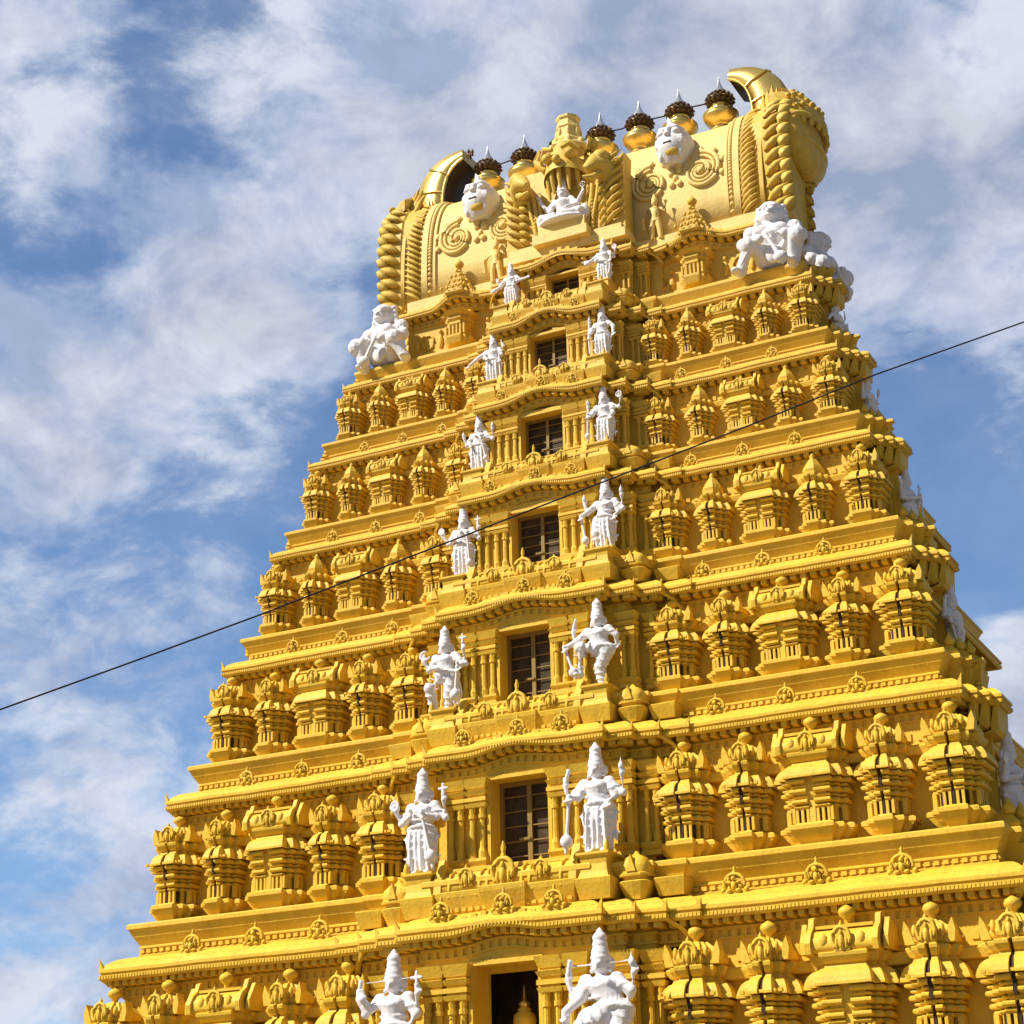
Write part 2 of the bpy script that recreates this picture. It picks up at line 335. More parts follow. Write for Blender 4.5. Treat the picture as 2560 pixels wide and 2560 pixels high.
WH = {}                                          # window half width
for k in range(1, 8):
    z, w_, y, b, q = ST[k]; s = sc(k); z2 = ST[k+1][0]; h = .66*b/2.234; WH[k] = h
    rg = half_path(k+1); ins = .42*max(.62, sc(k+1))
    full = ring(k+1); off = offset(full, ins); half = off[:len(rg)]
    yf = half[0][1]
    top = z2-.3; bot = z+.3*s if k > 1 else -Z0+.004
    xa, ya = half[5]; xb = half[8-1][0]; dpn = .9*s
    hn_ = half[:6]+[(xa, half[8][1]+dpn), (xb+.02, half[8][1]+dpn), (xb+.02, half[8][1])]+half[8:]
    if k == 7: hn_ = half
    hh = [(h, yf+.55*s), (h, yf)]+hn_
    path = hh+[(-x, yy) for x, yy in hh[::-1]]
    mb = MB().loft([[(x, yy, zz+Z0) for x, yy in path] for zz in (bot, top)], caps=False, closed=False)
    ztop = z+3.06*s; zbot = z+1.22*s
    mb.box(-h-.01, h+.01, yf+.003, yf+.6*s, Z0+ztop, Z0+top)
    mb.box(-h-.01, h+.01, yf+.003, yf+.6*s, Z0+bot, Z0+zbot)
    if k < 7:                                    # string course tying the shrines together behind their domes
        wp = offset(full, ins-.10*s)
        r1 = [[(x, yy, Z0+z+d*s) for x, yy in offset(full, ins-o*s)] for o, d in ((-.02, 2.50), (.20, 2.52), (.24, 2.66), (.20, 2.70), (-.02, 2.72))]
        hp = len(half)
        for sgn in (1, -1):
            seg = [[(sgn*x, yy, zz) for x, yy, zz in r[7:9]] for r in r1]
            mb.loft(seg, caps=False, closed=False)
        for sgn in (1, -1):                      # low relief scrolls in the shade below the cornice
            xa = half[7][0]; xb = half[8][0]; yw = half[8][1]; n = int((xb-xa)/(.23*s))
            for i in range(n):
                x = xa+(xb-xa)*(i+.5)/n
                mb.box(sgn*x-.06*s, sgn*x+.05*s, yw-.03, yw+.05, Z0+z+2.82*s, Z0+z+(2.90+.07*(i % 2))*s)
    TP(mb.build('wall', M['yellow']))
    # window
    yg = yf+.5*s
    wn_ = MB()
    for a in (-1, 1): wn_.box(a*h-(.07 if a > 0 else 0)*s, a*h+(.07 if a < 0 else 0)*s, yg-.1*s, yg, Z0+zbot, Z0+ztop)
    wn_.box(-h+.07*s, h-.07*s, yg-.1*s, yg, Z0+ztop-.09*s, Z0+ztop-.002); wn_.box(-h+.07*s, h-.07*s, yg-.1*s, yg, Z0+zbot+.002, Z0+zbot+.06*s)
    win = TP(wn_.build('window', M['bars'] if k > 1 else M['yellow']))
    dpt = 0 if k > 1 else 1.1
    pg = MB(); pg.box(-h-dpt, h+dpt, yg+.01+dpt, yg+.05+dpt, Z0+zbot-dpt, Z0+ztop+dpt*.3)  # lowest window is unglazed: its dark sheet paints the unlit interior
    g_ = pg.build('pane', M['glass'], win)
    if k > 1:
        gr = MB(); gr.box(-.05*s, .05*s, yg-.08*s, yg-.02*s, Z0+zbot+.06*s, Z0+ztop-.09*s)
        for i in range(1, 6):
            zz = Z0+zbot+(ztop-zbot)*i/6; gr.box(-h+.07*s, h-.07*s, yg-.055*s, yg-.035*s, zz-.012*s, zz+.012*s)
        gr.box(-.22*s, .02*s, yg-.12*s, yg-.085*s, Z0+zbot+.62*s, Z0+zbot+.67*s)
        gr.build('grille', M['bars'], win)
    # jamb frame round the opening
    fr = MB()
    for a in (-1, 1): fr.box(a*h-.07*s if a < 0 else h-.012, a*h+.012 if a < 0 else h+.07*s, yf-.05*s, yf+.1*s, Z0+zbot+.003, Z0+ztop+.07*s)
    fr.box(-h+.012, h-.012, yf-.048*s, yf+.1*s, Z0+ztop-.012, Z0+ztop+.068*s)
    fr.build('frame', M['yellow'], win)

# ------------------------------------------------------------------ pillars of the bays
def pillar_mesh(wd=.46):
    mb = MB(); h = wd/2
    def slab(z0, z1, o, o2=None, d=.16):
        o2 = o if o2 is None else o2
        mb.loft([[(-h-oo, -d-oo, zz), (h+oo, -d-oo, zz), (h+oo, .1, zz), (-h-oo, .1, zz)] for zz, oo in ((z0, o), (z1, o2))])
    slab(1.20, 1.30, .02); slab(1.30, 1.40, -.02, .04); slab(1.40, 1.46, .02)
    for a in (-1, 1):
        x = a*h*.52
        for z0, z1, r0, r1 in ((1.46, 1.58, .095, .095), (1.58, 1.70, .10, .06), (1.70, 2.28, .062, .058), (2.28, 2.36, .085, .085), (2.36, 2.50, .062, .085)):
            mb.lathe([(r0, z0), (r1, z1)], 8, (x, -.07, 0), False)
    mb.box(-h*.95, h*.95, .02, .1, 1.46, 2.5)
    slab(2.50, 2.58, .0, .03); slab(2.62, 2.70, .03); slab(2.58, 2.62, -.03); slab(2.70, 2.75, -.03); slab(2.75, 2.84, .0, .05); slab(2.84, 2.89, -.02); slab(2.89, 3.08, .0, .07)
    return mb.mesh('pillar', M['yellow'])
PM = pillar_mesh()
for k in range(1, 8):
    z, w_, y, b, q = ST[k]; s = sc(k); bs = b/2.234
    rg = half_path(k+1); off = offset(ring(k+1), .42*max(.62, sc(k+1)))[:len(rg)]
    for sg in (-1, 1):
        for x, yy in ((.93, off[0][1]), (1.42, off[0][1]), ((off[3][0]+off[2][0])/2/bs+.02, off[2][1]), ((off[5][0]+off[4][0])/2/bs, off[4][1])):
            o = bpy.data.objects.new('pillar', PM); C.objects.link(o); o.scale = (bs*(.95 if x < 1.5 else .85), s, s); o.location = (sg*x*bs, yy, Z0+z); TP(o)

# ------------------------------------------------------------------ balcony rails of the bays
def kudu(mb, x, y, z, wd, ht):                    # horseshoe ornament with a small figure, facing -y
    pts = []
    for i in range(13):
        t = -1.2+2.4*i/12; a = t*math.pi/2*1.25
        pts.append((x+math.sin(a)*wd/2, y, z+ht*.42+math.cos(a)*ht*.42))
    mb.tube(pts, [.055*ht+.03*wd]*13, 5, True)
    mb.extr([(x-wd*.42, z), (x+wd*.42, z), (x+wd*.46, z+ht*.4), (x+wd*.25, z+ht*.75), (x, z+ht*.9), (x-wd*.25, z+ht*.75), (x-wd*.46, z+ht*.4)], y-.0, y+.12*wd)
    mb.ell((x, y-.02, z+ht*.30), (wd*.17, wd*.14, ht*.26), 8, 6); mb.ell((x, y-.05*wd, z+ht*.62), (wd*.10, wd*.10, ht*.12), 8, 6)
    mb.ell((x-wd*.27, y-.01, z+ht*.25), (wd*.09, wd*.08, ht*.2), 6, 5); mb.ell((x+wd*.27, y-.01, z+ht*.25), (wd*.09, wd*.08, ht*.2), 6, 5)
    mb.lathe([(wd*.10, 0), (wd*.13, ht*.08), (wd*.05, ht*.16), (wd*.02, ht*.22)], 7, (x, y+.03, z+ht*.86))
def barrel(mb, x0, x1, y0, y1, z0, z1, n=10):
    prof = [(y0+(y1-y0)*(.5-.5*math.cos(math.pi*i/n)*(1 if True else 1)), z0+(z1-z0)*math.sin(math.pi*i/n)**.8) for i in range(n+1)]
    mb.loft([[(x, yy, zz) for yy, zz in prof] for x in (x0, x1)], True)
for k in range(1, 8):
    z, w_, y, b, q = ST[k]; s = sc(k); bs = b/2.234; yl = y-q; zz = Z0+z
    A = BAYA[k]
    mb = MB()
    def flare(x0, x1, z0, z1, ya, yb, o):
        mb.loft([[(x0-oo*.5, ya-oo, zc), (x1+oo*.5, ya-oo, zc), (x1+oo*.5, yb, zc), (x0-oo*.5, yb, zc)] for zc, oo in ((z0, 0), (z0+(z1-z0)*.75, o), (z1-.02*s, o+.02*s), (z1, o))])
    X = lambda v: v*bs
    # flared pedestal band
    flare(X(-1.45), X(1.45), zz+.28*s, zz+.72*s, yl+.50*s, yl+1.1*s, .13*s)
    flare(X(-.42), X(.42), zz+.28*s+A*.5, zz+.74*s+A*.3, yl+.44*s, yl+1.1*s, .15*s)
    for i in range(19):
        x = X(-1.38+2.76*i/18)
        if abs(x) > X(.45):
            mb.box(x-.045*s, x+.045*s, yl+.44*s, yl+.6*s, zz+.33*s, zz+.40*s)
            if i % 2: mb.box(x-.02*s, x+.02*s, yl+.365*s, yl+.5*s, zz+.60*s, zz+.70*s)
    for x in (-1.22, -.55, -.38, .38, .55, 1.22):
        mb.tube([(X(x), yl+.40*s, zz+.73*s), (X(x), yl+.41*s, zz+.9*s), (X(x), yl+.50*s, zz+1.06*s), (X(x), yl+.66*s, zz+1.16*s)], [.03*s, .04*s, .04*s, .03*s], 6)
    barrel(mb, X(-1.42), X(1.42), yl+.40*s, yl+1.25*s, zz+.72*s, zz+1.16*s)
    mb.box(X(-1.42), X(1.42), yl+.66*s, yl+.86*s, zz+1.14*s, zz+1.22*s)
    for sg in (-1, 1):
        mb.loft([[(sg*X(xx), yy, zc) for yy, zc in ((yl+.36*s, zz+.70*s), (yl+.42*s, zz+1.02*s), (yl+.54*s, zz+1.22*s), (yl+.62*s, zz+1.42*s), (yl+.76*s, zz+1.30*s), (yl+1.2*s, zz+1.2*s), (yl+1.2*s, zz+.7*s))] for xx in (1.40, 1.56)])
        x0, x1 = sorted((sg*X(1.60), sg*X(2.24)))
        flare(x0, x1, zz+.28*s, zz+.68*s, yl+.42*s, yl+1.4*s, .10*s)
        mb.loft([[(x0, yl+.40*s, zc) if False else (x0+oo, yl+.36*s+oo, zc), (x1-oo, yl+.36*s+oo, zc), (x1-oo, yl+1.4*s, zc), (x0+oo, yl+1.4*s, zc)] for zc, oo in ((zz+.68*s, .0), (zz+.80*s, .04*s), (zz+.95*s, .06*s), (zz+1.08*s, .03*s), (zz+1.12*s, -.02*s), (zz+1.17*s, -.02*s))])
        mb.lathe([(.05*s, 0), (.07*s, .1*s), (.03*s, .2*s), (.0, .27*s)], 6, (sg*X(2.2), yl+.42*s, zz+1.16*s))
        # little domed corner shrine
        cx = sg*X(2.62); yy = yl+.50*q+.30*s; hw = .33*bs
        pl = [(math.copysign(abs(a)**.6, a)*hw, math.copysign(abs(c)**.6, c)*hw) for a, c in [(math.cos(2*math.pi*i/16), math.sin(2*math.pi*i/16)) for i in range(16)]]
        def lf(prof, smooth=False): mb.loft([[(cx+px*(1+o), yy+py*(1+o)+.25*s, zz+d*s) for px, py in pl] for o, d in prof], smooth)
        lf([(-.35, .24), (-.3, .30), (.0, .52), (.05, .56), (.0, .58), (-.25, .60), (-.2, .66), (.0, .67), (.02, .71), (-.06, .73)])
        lf([(-.08, .73), (-.04, .84), (-.14, .95), (-.45, 1.06), (-.8, 1.12), (-.9, 1.18)], True)
        mb.extr([(cx-hw*.3, zz+.75*s), (cx+hw*.3, zz+.75*s), (cx, zz+1.08*s)], yy+.25*s-hw*1.04, yy+.25*s-hw*.7)
        # second, wider step block
        flare(*sorted((sg*X(3.05), sg*X(3.55))), zz+.28*s, zz+.62*s, y+.20*s, y+1.0*s, .1*s)
    for x, wd, ht, z_ in ((0, .46, .62, .74), (-.82, .30, .40, .80), (.82, .30, .40, .80)):
        kudu(mb, X(x), yl+.36*s, zz+z_*s, wd*bs, ht*s)
    # leaf edge where the band laps over itself
    mb.lathe([(.04*s, .0), (.06*s, .10*s), (.02*s, .24*s)], 6, (0, yl+.40*s, zz+1.36*s))
    TP(mb.build('balcony_rail', M['yellow']))

# ------------------------------------------------------------------ medallions on the cornices
def medallion(ver):
    mb = MB(); rnd = random.Random(ver)
    n = 16; arc = [(math.cos(math.pi*(-.12+1.24*i/n))*.23, .17+math.sin(math.pi*(-.12+1.24*i/n))*.23) for i in range(n+1)]
    mb.loft([[(x, .0, z) for x, z in arc], [(x, -.07, z) for x, z in arc], [(x*.86, -.09, .17+(z-.17)*.86) for x, z in arc], [(x*.8, -.045, .17+(z-.17)*.8) for x, z in arc]], caps=True)
    mb.box(-.25, .25, -.08, .06, -.05, .03)
    mb.tube([(math.cos(math.pi*(-.05+1.1*i/14))*.225, -.06, .17+math.sin(math.pi*(-.05+1.1*i/14))*.22) for i in range(15)], .038, 6)
    for i in range(7):
        a = rnd.uniform(0, 2*math.pi); r = rnd.uniform(.09, .17); mb.ell((math.cos(a)*r, -.065, .17+math.sin(a)*r*.95), (rnd.uniform(.03, .05), .05, rnd.uniform(.05, .08)), 7, 5)
    mb.ell((0, -.09, .14), (.07, .06, .11), 8, 6); mb.ell((0, -.11, .28), (.05, .05, .055), 8, 6)
    for a in (-1, 1):
        mb.tube([(a*.06, -.10, .20), (a*.13, -.11, .13+.08*(ver-1)), (a*.16, -.10, .23)], [.034, .03, .024], 5); mb.ell((a*.26, -.05, .06), (.06, .05, .06), 7, 5); mb.ell((a*.10, -.09, .04), (.07, .06, .045), 7, 5)
    mb.lathe([(.045, 0), (.06, .05), (.025, .11), (.035, .14), (.0, .19)], 7, (0, -.02, .38))
    return mb.mesh('medallion', M['yellow'])
MD = [medallion(i) for i in range(3)]
def put_mesh(me, name, loc, scale, rz=0):
    o = bpy.data.objects.new(name, me); C.objects.link(o); o.location = loc; o.scale = scale; o.rotation_euler = (0, 0, rz); return TP(o)
for k in range(2, 8):
    z, w_, y, b, q = ST[k]; s = sc(k)
    if k < 7:
        for i, x in enumerate((4.55, 6.15, 7.75)):
            for sg in (-1, 1): put_mesh(MD[(i+k) % 3], 'medallion', (sg*x*w_/10, y+.30*s, Z0+z+.20*s), (s*.9, s, s*.9))
    for i, x in enumerate((-1.25, .12, 1.2)): put_mesh(MD[(i+1+k) % 3], 'medallion', (x*b/2.234, y-q+.16*s, Z0+z+(.13)*s+BAYA[k]*bump(x/2.234/.62)), (s*.84, s, s*.84))

# ------------------------------------------------------------------ miniature shrines
def notch(pl, d, nw=.030, nd=.24):              # cut a narrow slot into the front of a stepped plan
    i = next(i for i in range(len(pl)-1) if pl[i][0] < 0 < pl[i+1][0] and abs(pl[i][1]+d) < 1e-6)
    return pl[:i+1]+[(-nw, -d), (-nw, -d+nd), (nw, -d+nd), (nw, -d)]+pl[i+1:]
def cross_plan(a, d, steps, st):                  # stepped plan, half width a, front at y=-d, back at y=+d
    p = []
    for i in range(steps+1):
        x = a-st*(steps-i) if i < steps else a
        y = -d+st*i*1.15
        if i: p.append((a-st*(steps-i+1), y))
        p.append((x, y))
    right = p; poly = [(-x, y) for x, y in right[::-1]]+right
    poly += [(a, d), (-a, d)]
    return poly
def shrine(kind, ver):
    root = []
    a = {'K': .44, 'N': .36, 'S': .58}[kind]; d = .42
    stp = .115
    pl = cross_plan(a, d, 2, stp); pn = notch(pl, d, .062, .16) if kind == 'S' else notch(pl, d)
    ped = MB().plan(pl, [(-.06, .98), (-.04, 1.06), (.03, 1.13), (.12, 1.25), (.15, 1.26), (.15, 1.33), (.11, 1.355), (.0, 1.37), (-.02, 1.40)])
    root.append(('pedestal', ped, 'yellow'))
    sh = MB()
    core = cross_plan(a-.10, d-.08, 2, stp)
    sh.plan(core, [(0, 1.36), (0, 1.68), (.09, 1.9), (.14, 2.25)])
    xs = []                                       # colonnettes in front of every facet
    segs = [(pl[i], pl[i+1]) for i in range(len(pl)-3)]
    for (x0, y0), (x1, y1) in segs:
        if abs(y0-y1) > 1e-6: continue
        if x1-x0 < .15: cs = [(x0+x1)/2]
        else: cs = [sg*c for c in {'K': (.07, .175), 'N': (.06, .165), 'S': (.10, .205, .31, .375)}[kind] for sg in (-1, 1)]
        for c in cs: sh.box(c-.026, c+.026, y0+.02, y0+.15, 1.40, 1.67)
    for x in (-a+.03, a-.03):
        for yy in (-.15, 0, .2): sh.box(x-.04, x+.04, yy-.04, yy+.04, 1.40, 1.67)
    zs = [(1.655, .01, .07), (1.74, .06, .09), (1.85, .03, .06), (1.93, .10, .09), (2.04, .07, .06), (2.12, .15, .085)]
    for z0, o, h_ in zs:
        sh.plan(pn, [(o-.07, z0-.004), (o-.015, z0+.012), (o, z0+.03), (o, z0+h_-.03), (o-.02, z0+h_-.008), (o-.07, z0+h_)])
    root.append(('shaft', sh, 'yellow'))
    fr = -d+.10                                   # dark boxes painting in the shade of the gaps between colonnettes
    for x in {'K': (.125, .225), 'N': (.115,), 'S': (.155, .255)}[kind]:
        for sg in (-1, 1): root.append(('opening_shade', MB().box(sg*x-.033, sg*x+.033, fr-.022, fr+.02, 1.41, 1.645), 'recess_shade'))
    ev = MB().plan(pl if kind == 'S' else pn, [(.02, 2.235), (.13, 2.23), (.185, 2.21), (.205, 2.215), (.205, 2.255), (.195, 2.28), (.175, 2.34), (.125, 2.42), (.05, 2.475), (.0, 2.49), (-.03, 2.55), (.02, 2.57), (.08, 2.65), (.09, 2.70), (.06, 2.72)])
    if ver == 0:
        for i in range(-4, 5):
            if abs(i)*.11 < a+.06: ev.box(i*.11-.035, i*.11+.035, -d-.17, -d-.1, 2.225, 2.275)
    root.append(('eave', ev, 'yellow'))
    dm = MB()
    if kind == 'S':
        L_ = a*.92
        prof = [(-d-.04, 2.72), (-d-.07, 2.80), (-d-.05, 2.92), (-d+.05, 3.03), (-d+.2, 3.10), (d-.1, 3.10), (d, 2.72)]
        dm.loft([[(x, yy, zz) for yy, zz in prof] for x in (-L_, L_)], True)
        dm.box(-L_*.9, L_*.9, -d+.1, d-.1, 3.09, 3.14)
        for sg in (-1, 1):
            dm.loft([[(sg*xx, yy, zz) for yy, zz in ((-d-.10, 2.70), (-d-.13, 2.86), (-d-.04, 3.02), (-d+.1, 3.12), (-d+.16, 3.27), (-d+.26, 3.30), (-d+.32, 3.14), (d, 3.1), (d, 2.7))] for xx in (L_-.02, L_+.07)])
            dm.ell((sg*(L_-.22), -d-.05, 2.9), (.07, .04, .1), 8, 6)
            dm.loft([[(sg*xx, yy, zz) for yy, zz in ((-d+.02, 2.72), (-d+.02, 2.9), (-d+.12, 3.06), (-d+.2, 3.2), (d, 3.0), (d, 2.72))] for xx in (L_+.12, L_+.2)])
        kudu(dm, 0, -d-.09, 2.72, .30, .42)
    elif ver == 0 or kind == 'K':
        dpl = cross_plan(a*.98, d*.98, 2, stp)
        top = 3.06 if ver == 0 else 3.02
        dm.plan(dpl, [(-.02, 2.72), (.035, 2.78), (.045, 2.84), (.01, 2.92), (-.07, 3.0), (-.16, top), (-.22, top+.05), (-.24, top+.06)])
        kudu(dm, 0, -d-.05, 2.72, .30, .42 if ver == 0 else .36)
        for sg in (-1, 1):
            dm.extr([(sg*(a-.12), 2.74), (sg*(a+.04), 2.74), (sg*(a+.07), 2.92), (sg*(a+.03), 3.10), (sg*(a-.03), 3.0)], -d+.1, -d+.3)
            dm.ell((sg*a*.62, -d+.08, 2.93), (.05, .05, .1), 6, 5)
        if ver == 1:
            dm.plan(cross_plan(a*.6, d*.6, 1, .08), [(0, 3.04), (.05, 3.07), (.05, 3.12), (0, 3.14), (-.08, 3.18), (-.2, 3.22)])
    else:
        dpl = [(a*.86*math.cos(2*math.pi*i/16)*(1 if i % 2 else .93), d*.9*math.sin(2*math.pi*i/16)*(1 if i % 2 else .93)) for i in range(16)]
        dm.plan(dpl, [(.0, 2.72), (.05, 2.75), (.05, 2.80), (-.02, 2.82), (.0, 2.92), (-.03, 3.03), (-.09, 3.14), (-.16, 3.24), (-.2, 3.28)])
    root.append(('dome', dm, 'yellow'))
    fn = MB(); zt = {'S': 3.12, 'K': 3.06, 'N': 3.06}[kind]
    fy = -.05 if kind != 'S' else -.12
    if ver == 0: fn.lathe([(.06, zt-.06), (.045, zt+.06), (.06, zt+.12), (.13, zt+.18), (.145, zt+.23), (.12, zt+.28), (.06, zt+.315), (.02, zt+.34)], 10, (0, fy, 0))
    else:
        zt = {'S': 3.12, 'K': 3.18, 'N': 3.24}[kind]
        fn.lathe([(.07, zt-.04), (.10, zt+.03), (.06, zt+.08), (.085, zt+.12), (.05, zt+.18), (.01, zt+.24)], 8, (0, fy, 0))
    root.append(('finial', fn, 'yellow'))
    pp = MB()
    if kind == 'S':
        pp.box(-.058, .058, -d+.015, -d+.12, 1.38, 2.225); root.append(('niche_panel', pp, 'yellow'))
    else:
        pp.box(-.026, .026, -d+.02, -d+.20, 1.38, 2.47); pp.box(-.028, .028, -d-.09, -d+.1, 1.9, 2.20)
        pp.loft([[(-.027, y_, zz), (.027, y_, zz), (.027, -d+.19, zz), (-.027, -d+.19, zz)] for y_, zz in ((-d-.10, 2.2), (-d-.15, 2.22), (-d-.15, 2.26), (-d-.12, 2.34), (-d-.06, 2.42), (-d+.02, 2.48))]); root.append(('slot_shade', pp, 'recess_shade'))  # dark filler paints shade into the front cut, up through the eave
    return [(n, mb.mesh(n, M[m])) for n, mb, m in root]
SH = {(kd, v): shrine(kd, v) for kd in 'KNS' for v in (0, 1)}
JR = random.Random(11)
def place_shrine(kd, ver, loc, scale, rz=0):
    scale = (scale[0]*JR.uniform(.985, 1.012), scale[1]*JR.uniform(.98, 1.02), scale[2]*JR.uniform(.988, 1.012)); rz += R(JR.uniform(-.9, .9)); loc = (loc[0]+JR.uniform(-.012, .012), loc[1]+JR.uniform(-.02, .02), loc[2])
    o = empty('miniature_shrine', loc); o.scale = (scale[0], scale[1], scale[2]*{'K': 1, 'N': .996, 'S': 1.004}[kd]); o.rotation_euler = (0, 0, rz)
    for n, me in SH[kd, ver]:
        c = bpy.data.objects.new(n, me); C.objects.link(c); c.parent = o
    return TP(o)
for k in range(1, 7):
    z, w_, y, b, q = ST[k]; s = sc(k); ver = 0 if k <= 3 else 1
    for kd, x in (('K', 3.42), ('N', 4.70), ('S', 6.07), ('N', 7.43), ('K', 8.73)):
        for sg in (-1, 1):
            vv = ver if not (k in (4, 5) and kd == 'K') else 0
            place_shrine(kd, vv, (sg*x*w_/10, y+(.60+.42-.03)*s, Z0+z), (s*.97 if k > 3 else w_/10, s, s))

# griva storey: small shrines with stepped pyramids on the wings
z7 = Z0+ST[7][0]
for sg in (-1, 1):
    mb = MB(); cx = sg*3.14
    pl = cross_plan(.30, .3, 2, .07)
    mb.plan(pl, [(0, .70), (.06, .85), (.06, .90), (-.05, .92), (-.05, 1.2), (.0, 1.22), (.0, 1.28), (-.03, 1.3), (.03, 1.36), (.03, 1.42), (.0, 1.44), (.10, 1.50), (.14, 1.54), (.0, 1.60)])
    for i in range(6): mb.box(-.26+i*.1, -.22+i*.1, -.31, -.2, .92, 1.18)
    pl2 = cross_plan(.42, .34, 2, .09)
    prof = []
    for i in range(5):
        o = -.0-.088*i; zz = 2.06+i*.185
        prof += [(o-.03, zz), (o, zz+.04), (o, zz+.09), (o-.06, zz+.12), (o-.06, zz+.185)]
    mb.plan(pl2, prof)
    for i in range(4):
        for j in range(-2, 3):
            if abs(j) <= 2-i*.5: mb.ell((j*(.16-.02*i), -.36+.075*i, 2.22+i*.185), (.045, .04, .055), 6, 5)
    mb.lathe([(.10, 0), (.13, .06), (.08, .13), (.02, .2)], 8, (0, 0, 2.94))
    mb.xf(lambda p: Vector((p.x+cx, p.y+4.05, p.z+z7)))
    TP(mb.build('pyramid_shrine', M['yellow']))
    # wing relief
    mb = MB(); yw = offset(ring(8), .42*.62)[8][1]
    for i, x in enumerate((1.75, 2.15, 2.45, 3.8, 4.15, 4.45)):
        if i % 3 == 1: mb.tube([(sg*x+math.cos(t)*.16, yw-.02, z7+1.15+math.sin(t)*.2) for t in [math.pi*2*j/10 for j in range(11)]], .03, 5)
        else: mb.ell((sg*x, yw-.02, z7+1.1), (.07, .05, .2), 8, 6); mb.ell((sg*x, yw-.03, z7+1.38), (.05, .05, .06), 8, 6)
    mb.box(min(sg*1.4, sg*4.5), max(sg*1.4, sg*4.5), yw-.05, yw+.05, z7+.74, z7+.86)
    TP(mb.build('wall_relief', M['yellow']))

# ------------------------------------------------------------------ vaulted roof
ZB = Z0+16.62; VA, VB = 1.78, 3.32
SE = 3.1
def sup(u):                                  # u in 0..1 round the vault section, returns unit (y, z)
    a = math.pi*u; c, s_ = math.cos(a), math.sin(a)
    bul = 1+.012*math.sin(min(1, s_*1.3)*math.pi)
    return -math.copysign(abs(c)**(2/SE), c)*bul, abs(s_)**(2/SE)
def vy(z):
    t = max(0, min(1, (z-ZB)/VB)); u = math.asin(t**(SE/2))/math.pi; return YC+VA*sup(u)[0]
mb = MB(); n = 28
sec = [(YC+VA*sup(i/n)[0], ZB+VB*sup(i/n)[1]) for i in range(n+1)]
mb.loft([[(x, yy, zz) for yy, zz in sec] for x in (-4.7, 4.7)], True)
mb.box(-4.7, 4.7, YC-VA-.12, YC+VA+.12, ZB-.35, ZB+.02)
mb.box(-3.9, 3.9, YC-.35, YC+.35, ZB+VB-.05, ZB+VB+.12)
TP(mb.build('vault_roof', M['cream']))
def arch_band(x0, x1, sa, sb, t0=0., t1=1., nn=36, base=ZB):
    m = MB(); pr = [(YC+VA*sa*sup(t0+(t1-t0)*i/nn)[0], base+VB*sb*sup(t0+(t1-t0)*i/nn)[1]) for i in range(nn+1)]
    m.loft([[(x, yy, zz) for yy, zz in pr] for x in (x0, x1)], True); return m
def leaf(m, p0, p1, side, wd, th):
    side = Vector(side).normalized()                 # a pointed leaf from p0 to p1, lying against the band
    p0 = Vector(p0); p1 = Vector(p1); d = p1-p0; up = side
    rings = []
    for t, f_w in ((0, .25), (.25, .9), (.55, 1), (.8, .6), (1, .06)):
        c = p0+d*t+up*(.05*math.sin(t*math.pi)); lat = d.cross(up).normalized()*wd*f_w
        rings.append([c-lat, c-lat*.12+up*th*f_w, c+lat, c-up*th*.3])
    m.loft(rings, True)
OUT = [(4.30, 16.45), (4.24, 17.2), (4.20, 18.0), (4.22, 18.65), (4.32, 19.15), (4.55, 19.55), (5.0, 19.9), (5.6, 20.15), (6.2, 20.1), (6.6, 19.75), (6.72, 19.2), (6.5, 18.6), (5.95, 18.2), (5.65, 17.7), (5.62, 16.45)]
def on_outline(t):                            # point and outward normal at arc length t on the gable outline
    for i in range(len(OUT)-1):
        a, b = Vector(OUT[i]), Vector(OUT[i+1]); l = (b-a).length
        if t <= l or i == len(OUT)-2:
            p = a+(b-a)*(t/l); d = (b-a)/l; return p.x, p.y+Z0, Vector((0, -d.y, d.x))
        t -= l
def vault_pt(z, o):                           # front of the vault at height z, pushed out by o
    return vy(z)-o
